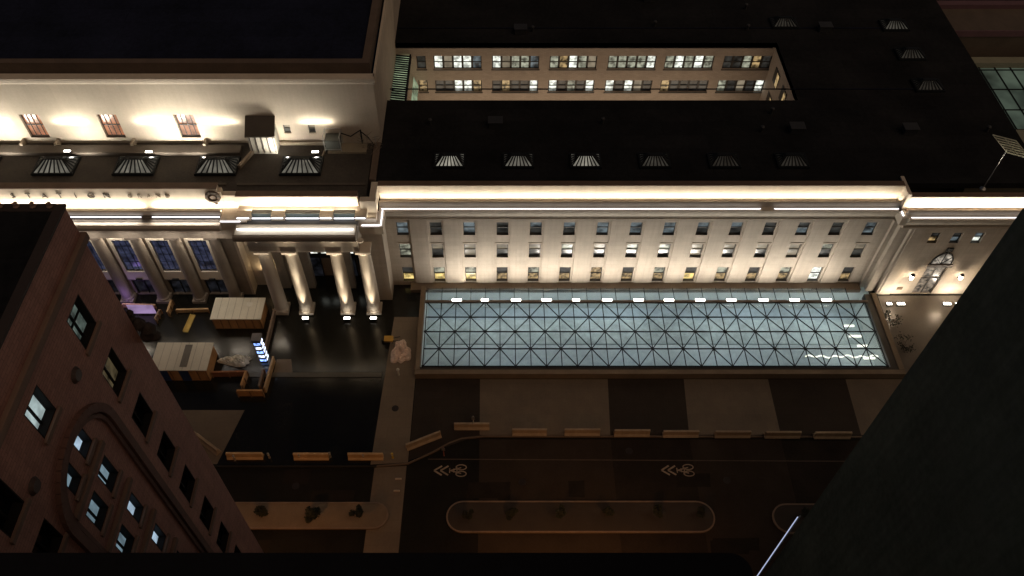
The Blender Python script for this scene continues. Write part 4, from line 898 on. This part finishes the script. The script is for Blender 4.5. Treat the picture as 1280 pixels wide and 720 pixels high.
# ------------------------------------------------------------------ construction site between the hotel and the portico
def shed(u0, u1, v_back, v_front, hgt, label, tarps=()):
    p = onz(u0, v_front, hgt); q = onz(u1, v_front, hgt); r = onz(u1, v_back, hgt)
    x0, x1, y0, y1 = p.x, q.x, p.y, r.y
    o = empty('site_cabin', ((x0+x1)/2, (y0+y1)/2, 0), label, 'cabin', 'site cabins before the colonnade')
    MB().box(x0+.12, x1-.12, y0+.12, y1-.12, .05, hgt-.12).build('wall', WOOD, o)
    MB().box(x0, x1, y0, y1, hgt-.12, hgt).build('roof', SHEDROOF, o, bevel=.02)
    mb = MB()
    for i in range(1, 7): x = x0+(x1-x0)*i/7; mb.box(x-.02, x+.02, y0+.02, y1-.02, hgt+.002, hgt+.02)
    mb.build('roof_ribs', mat('rib_metal', (.36, .34, .29), .6, .1), o)
    mb = MB()
    for i in range(7): x = x0+.14+(x1-x0-.4)*i/6; mb.box(x, x+.1, y0+.06, y0+.118, .05, hgt-.12)
    mb.build('battens', mat('dark_timber', (.26, .14, .06), .8, .3), o)
    for a, b in tarps: MB().box(x0+(x1-x0)*a, x0+(x1-x0)*b, y0+.03, y0+.058, .1, hgt-.2).build('tarpaulin', mat('blue_tarpaulin', (.03, .06, .16), .5, .5, 6), o)
    return x0, x1, y0, y1, o
sa = shed(262, 326, 372, 399, 1.9, 'site cabin with a clean ribbed pale roof, against the portico pier')
sb = shed(186, 258, 428, 463, 2.1, 'site cabin with a grey stained roof and blue tarpaulin, beside the brick hotel', ((.08, .3), (.5, .66)))
MB().box(sb[0]+3.0, sb[0]+3.75, sb[2]+.4, sb[3]-.3, 2.122, 2.13).build('roof_stain', mat('roof_stain', (.17, .16, .14), .8, .4, 3), sb[4])
MB().box(sa[0]+3.6, sa[0]+4.2, sa[3]-1.3, sa[3]-.7, 1.922, 1.95).build('roof_hatch', mat('hatch_white', (.7, .68, .6), .5, .1), sa[4])
def hoard(u0, v0, u1, v1, h, label, m=WOOD, th=.12):
    a, b = onz(u0, v0), onz(u1, v1); d_ = (b-a).normalized(); n_ = Vector((-d_.y, d_.x, 0))*th/2
    o = empty('timber_hoarding', tuple((a+b)/2), label, 'hoarding', 'timber hoardings of the building site')
    MB().prism([(q.x, q.y) for q in (a-n_, b-n_, b+n_, a+n_)], .05, h).build('panel', m, o)
    k = max(2, int((b-a).length/1.4))
    for i in range(k + 1):
        p = a.lerp(b, i/k) - n_*2.1; MB().box(p.x-.05, p.x+.05, p.y-.05, p.y+.05, 0, h+.06).build('post', mat('dark_timber', (.26, .14, .06)), o)
    MB().prism([(q.x, q.y) for q in (a-n_*1.6, b-n_*1.6, b+n_*1.6, a+n_*1.6)], h+.062, h+.12).build('rail', m, o)
PALEW = mat('pale_timber', (.50, .33, .17), .8, .3, 3)
hoard(345, 393, 331, 452, .9, 'long narrow hoarding running from the portico column towards the road', mat('grey_timber', (.22, .16, .12), .8, .3, 3))
hoard(344, 452, 333, 491, .9, 'short hoarding side continuing the long one towards the road', PALEW)
hoard(299, 495, 331, 495, 1.0, 'bright orange hoarding panel closing the pen on the road side'); hoard(304, 488, 310, 470, .9, 'hoarding side of the pen on the cabin side', WOOD); hoard(326, 489, 331, 468, .9, 'inner hoarding side of the pen near the lit totem', mat('grey_timber', (.22, .16, .12)))
hoard(267, 471, 309, 470, .8, 'red brown hoarding running from the stained cabin to the pen', mat('red_timber', (.30, .13, .06), .8, .3, 3)); hoard(222, 391, 262, 390, .5, 'low pale timber rail behind the dark trench', PALEW)
hoard(212, 396, 217, 381, .8, 'short pale hoarding standing end on beside the low rail', PALEW); hoard(196, 404, 202, 392, .7, 'short weathered hoarding beside the purple lit board', mat('grey_timber', (.22, .16, .12))); hoard(155, 384, 196, 385, .5, 'low timber rail in front of the purple lit columns', PALEW)
p = onz(237, 405); o = MB().box(-.28, .28, -1.2, 1.2, 0, .16).box(-.28, -.2, -1.2, 1.2, .161, .3).build('timber_plank', mat('yellow_timber', (.50, .36, .10), .8, .3, 3), bevel=.02); o.location = tuple(p); o.rotation_euler = (0, 0, -.12); tag(o, 'yellow timber plank lying on the dark ground between the cabins', 'plank')
# lit sign totem
p = onz(331, 449); hgt = ony(318, 421, p.y).z
o = empty('sign_totem', tuple(p), 'glowing white and blue sign totem beside the hoardings', 'sign')
MB().box(p.x-.36, p.x+.36, p.y-.36, p.y+.36, 0, hgt-.3).build('core', BLACK, o)
MB().box(p.x-.48, p.x+.48, p.y-.48, p.y+.48, hgt-.29, hgt).build('cap', mat('totem_cap', (.22, .22, .23), .5, .2), o)
TB = glow('totem_blue', (.25, .42, 1.0), 2.2, .7, 3.0, lo=.25); TWH = glow('totem_white', (.78, .84, 1.0), 2.4, .5, 3.0, lo=.3)
nb = 5; st = (hgt-.5)/nb
for i in range(nb):
    z = .2 + st*i; m_ = TB if i % 2 == 0 else TWH
    MB().box(p.x-.34, p.x+.30, p.y-.40, p.y-.362, z, z+st*.5).build('sign_panel', m_, o)
    MB().box(p.x+.362, p.x+.40, p.y-.3, p.y+.3, z, z+st*.5).build('sign_panel', TWH, o)
lamp('POINT', 'totem_light', (p.x+.2, p.y-1.4, 1.2), None, 5, (.7, .82, 1), o, shadow_soft_size=.3)
# board with purple light on it put in as glow, plus spill on columns
p = onz(183, 393); o = empty('lit_board', tuple(p), 'pale board with a put-in purple glow near the hotel ornament', 'board')
MB().box(p.x-1.6, p.x+1.2, p.y-.1, p.y, .3, 1.7).build('board', glow('board_purple_glow', (.62, .42, .78), .42, .3, .6, lo=.7), o); MB().box(p.x-1.4, p.x-1.3, p.y, p.y+.1, 0, 1.6).box(p.x+.9, p.x+1.0, p.y, p.y+.1, 0, 1.6).build('legs', BLACK, o)
lamp('POINT', 'purple_light', (-40.6, 55.4, 1.6), None, 50, (.48, .30, 1.0), o, shadow_soft_size=.4, specular_factor=0)
# rolled plastic sheet and the pale heap on the paving strip
def lumpy(name, cx, cy, lx_, ly, h, m, seed, n=26, k=14, base=0):
    rnd = random.Random(seed); bm_ = MB(); V = []
    for j in range(k + 1):
        row = []
        for i in range(n):
            t = 2*math.pi*i/n; r = math.sin(math.pi/2*(1-j/k))**.7
            wob = 1 + .16*math.sin(3*t+seed) + .09*math.sin(7*t+2*seed) + rnd.uniform(-.05, .05)
            x = cx + lx_*r*wob*math.cos(t); y = cy + ly*r*wob*math.sin(t); z = h*math.sin(math.pi/2*j/k)*(1+rnd.uniform(-.35, .35)) if j else base
            row.append(bm_.bm.verts.new((x, y, base + abs(z))))
        V.append(row)
    for a, b in zip(V, V[1:]):
        for i in range(n): bm_.bm.faces.new((a[i], a[(i+1) % n], b[(i+1) % n], b[i]))
    return bm_.build(name, m)
p = onz(295, 452); o = lumpy('plastic_sheeting', p.x, p.y, 1.65, .62, .6, mat('clear_plastic', (.78, .78, .72), .25, .5, 5), 5); tag(o, 'crumpled heap of pale plastic sheeting beside the lit totem', 'sheeting')
p = onz(501, 441); he = lumpy('rubble_heap', p.x, p.y, 1.05, 1.45, .5, mat('pale_rubble', (.80, .64, .54), .95, .4, 7, bump=.8), 9, n=34); tag(he, 'pale pinkish rubble heap on the paving strip beside the glass canopy', 'heap')
p2 = onz(511, 430); h2 = MB()
p = onz(488, 428); o = empty('wheelbarrow', tuple(p), 'small yellow wheelbarrow at the edge of the rubble heap', 'wheelbarrow')
MB().extr_x([(p.y-.25, .4), (p.y+.25, .4), (p.y+.35, .75), (p.y-.35, .75)], p.x-.6, p.x+.35).build('tray', mat('yellow_tray', (.60, .34, .05), .5, .2), o); MB().bar((p.x+.3, p.y-.2, .5), (p.x+1.1, p.y-.25, .7), .05, .05).bar((p.x+.3, p.y+.2, .5), (p.x+1.1, p.y+.25, .7), .05, .05).bar((p.x+.3, p.y-.2, .45), (p.x+.3, p.y-.2, 0), .05, .05).bar((p.x+.3, p.y+.2, .45), (p.x+.3, p.y+.2, 0), .05, .05).build('handles', BLACK, o); MB().tube((p.x-.75, p.y-.05, .2), (p.x-.75, p.y+.05, .2), .2, .2, 12).build('wheel', BLACK, o)
p = onz(498.5, 469); o = empty('marker_post', tuple(p), 'short white marker post standing below the rubble heap', 'post')
MB().tube((p.x, p.y, 0), (p.x, p.y, 1.0), .09, .07, 10).build('post', mat('white_plastic', (.75, .72, .62), .4, .1), o); MB().lathe((p.x, p.y, 1.0), [(.16, 0), (.16, .12), (.04, .22)], 10).build('cap', mat('white_plastic', (.75, .72, .62)), o)

# ------------------------------------------------------------------ beyond the station, upper right
ts = empty('train_shed', (72, 82, 0), 'train shed with a dim greenish glass roof behind the station', 'building')
MB().box(57.5, 110, 73, 90, 0, 8.0).build('wall', mat('shed_wall', (.06, .055, .04), .8, .3), ts)
g = MB().box(57.6, 110, 76, 88.5, 8.002, 8.2).build('glass_roof', glow('green_roof_glass', (.26, .34, .25), .13, .9, .18, base=(.02, .03, .03), lo=.45), ts)
mb = MB()
for i in range(26): mb.bar((58+i*2, 76, 8.28), (58+i*2, 88.5, 8.28), .14, .12)
for y in (76.3, 80, 84, 88): mb.box(57.6, 110, y-.06, y+.06, 8.21, 8.33)
mb.build('glazing_bars', BLACK, g)
MB().box(57.6, 110, 73.1, 75.9, 8.002, 8.6).box(57.6, 110, 88.6, 89.9, 8.002, 8.9).build('roof_edge', mat('pale_edge', (.20, .20, .15), .7, .2), ts)
fb = empty('rear_block', (80, 100, 0), 'low brown building behind the train shed', 'building')
MB().box(57.5, 120, 91, 96, 0, 12).build('wall', mat('brown_block', (.075, .055, .04), .8, .3), fb); MB().box(57.5, 120, 96, 97, 0, 12.6).box(57.4, 120, 90.8, 91, 11.3, 12.1).build('parapet', mat('purple_brown', (.10, .05, .06), .8, .3), fb)
for (u, v, lb, m_, nm) in ((1268, 120, 'small orange light behind the station, shaped as a parasol', glow('orange_lit_cloth', (1, .40, .06), .5), 'parasol'), (1277, 126, 'teal parasol next to the orange one, cut by the frame edge', glow('teal_lit_cloth', (.12, .42, .42), .28), 'parasol')):  # small orange light and lit teal cover, both made as glowing cloth
    p = onz(u, v, 2.2); o = empty(nm, (p.x, p.y, 0), lb, 'parasol'); s = .8 if u < 1270 else 1.7
    MB().tube((p.x, p.y, 0), (p.x, p.y, 2.3), .04, .04, 6).build('pole', BLACK, o); MB().lathe((p.x, p.y, 1.9), [(s, 0), (s*.5, .35), (.03, .6)], 10).build('canopy', m_, o)

# ------------------------------------------------------------------ street lamps on the near pavement (below the picture) that tint the road orange
def street_lamp(x, y, label):
    o = empty('street_lamp', (x, y, 0), label, 'street lamp', 'street lamps on the near pavement')
    MB().tube((x, y, -.14), (x, y, 7.6), .1, .06, 10).bar((x, y, 7.6), (x, y+1.3, 7.8), .08, .08).build('pole', BLACK, o)
    MB().box(x-.18, x+.18, y+1.1, y+1.8, 7.72, 7.86).build('head', GREY, o); MB().box(x-.13, x+.13, y+1.15, y+1.75, 7.69, 7.718).build('lens', glow('sodium_lens', (1, .5, .15), 4), o)
    lamp('SPOT', 'sodium_light', (x, y+1.45, 7.6), (0, .36, -1), 900, (1, .42, .12), o, spot_size=R(150), spot_blend=.8, shadow_soft_size=.2)
street_lamp(-19, 22.4, 'sodium street lamp beside the brick hotel corner'); street_lamp(2, 22.4, 'sodium street lamp on the near pavement opposite the long island'); street_lamp(12, 22.4, 'sodium street lamp on the near pavement towards the dark tower')
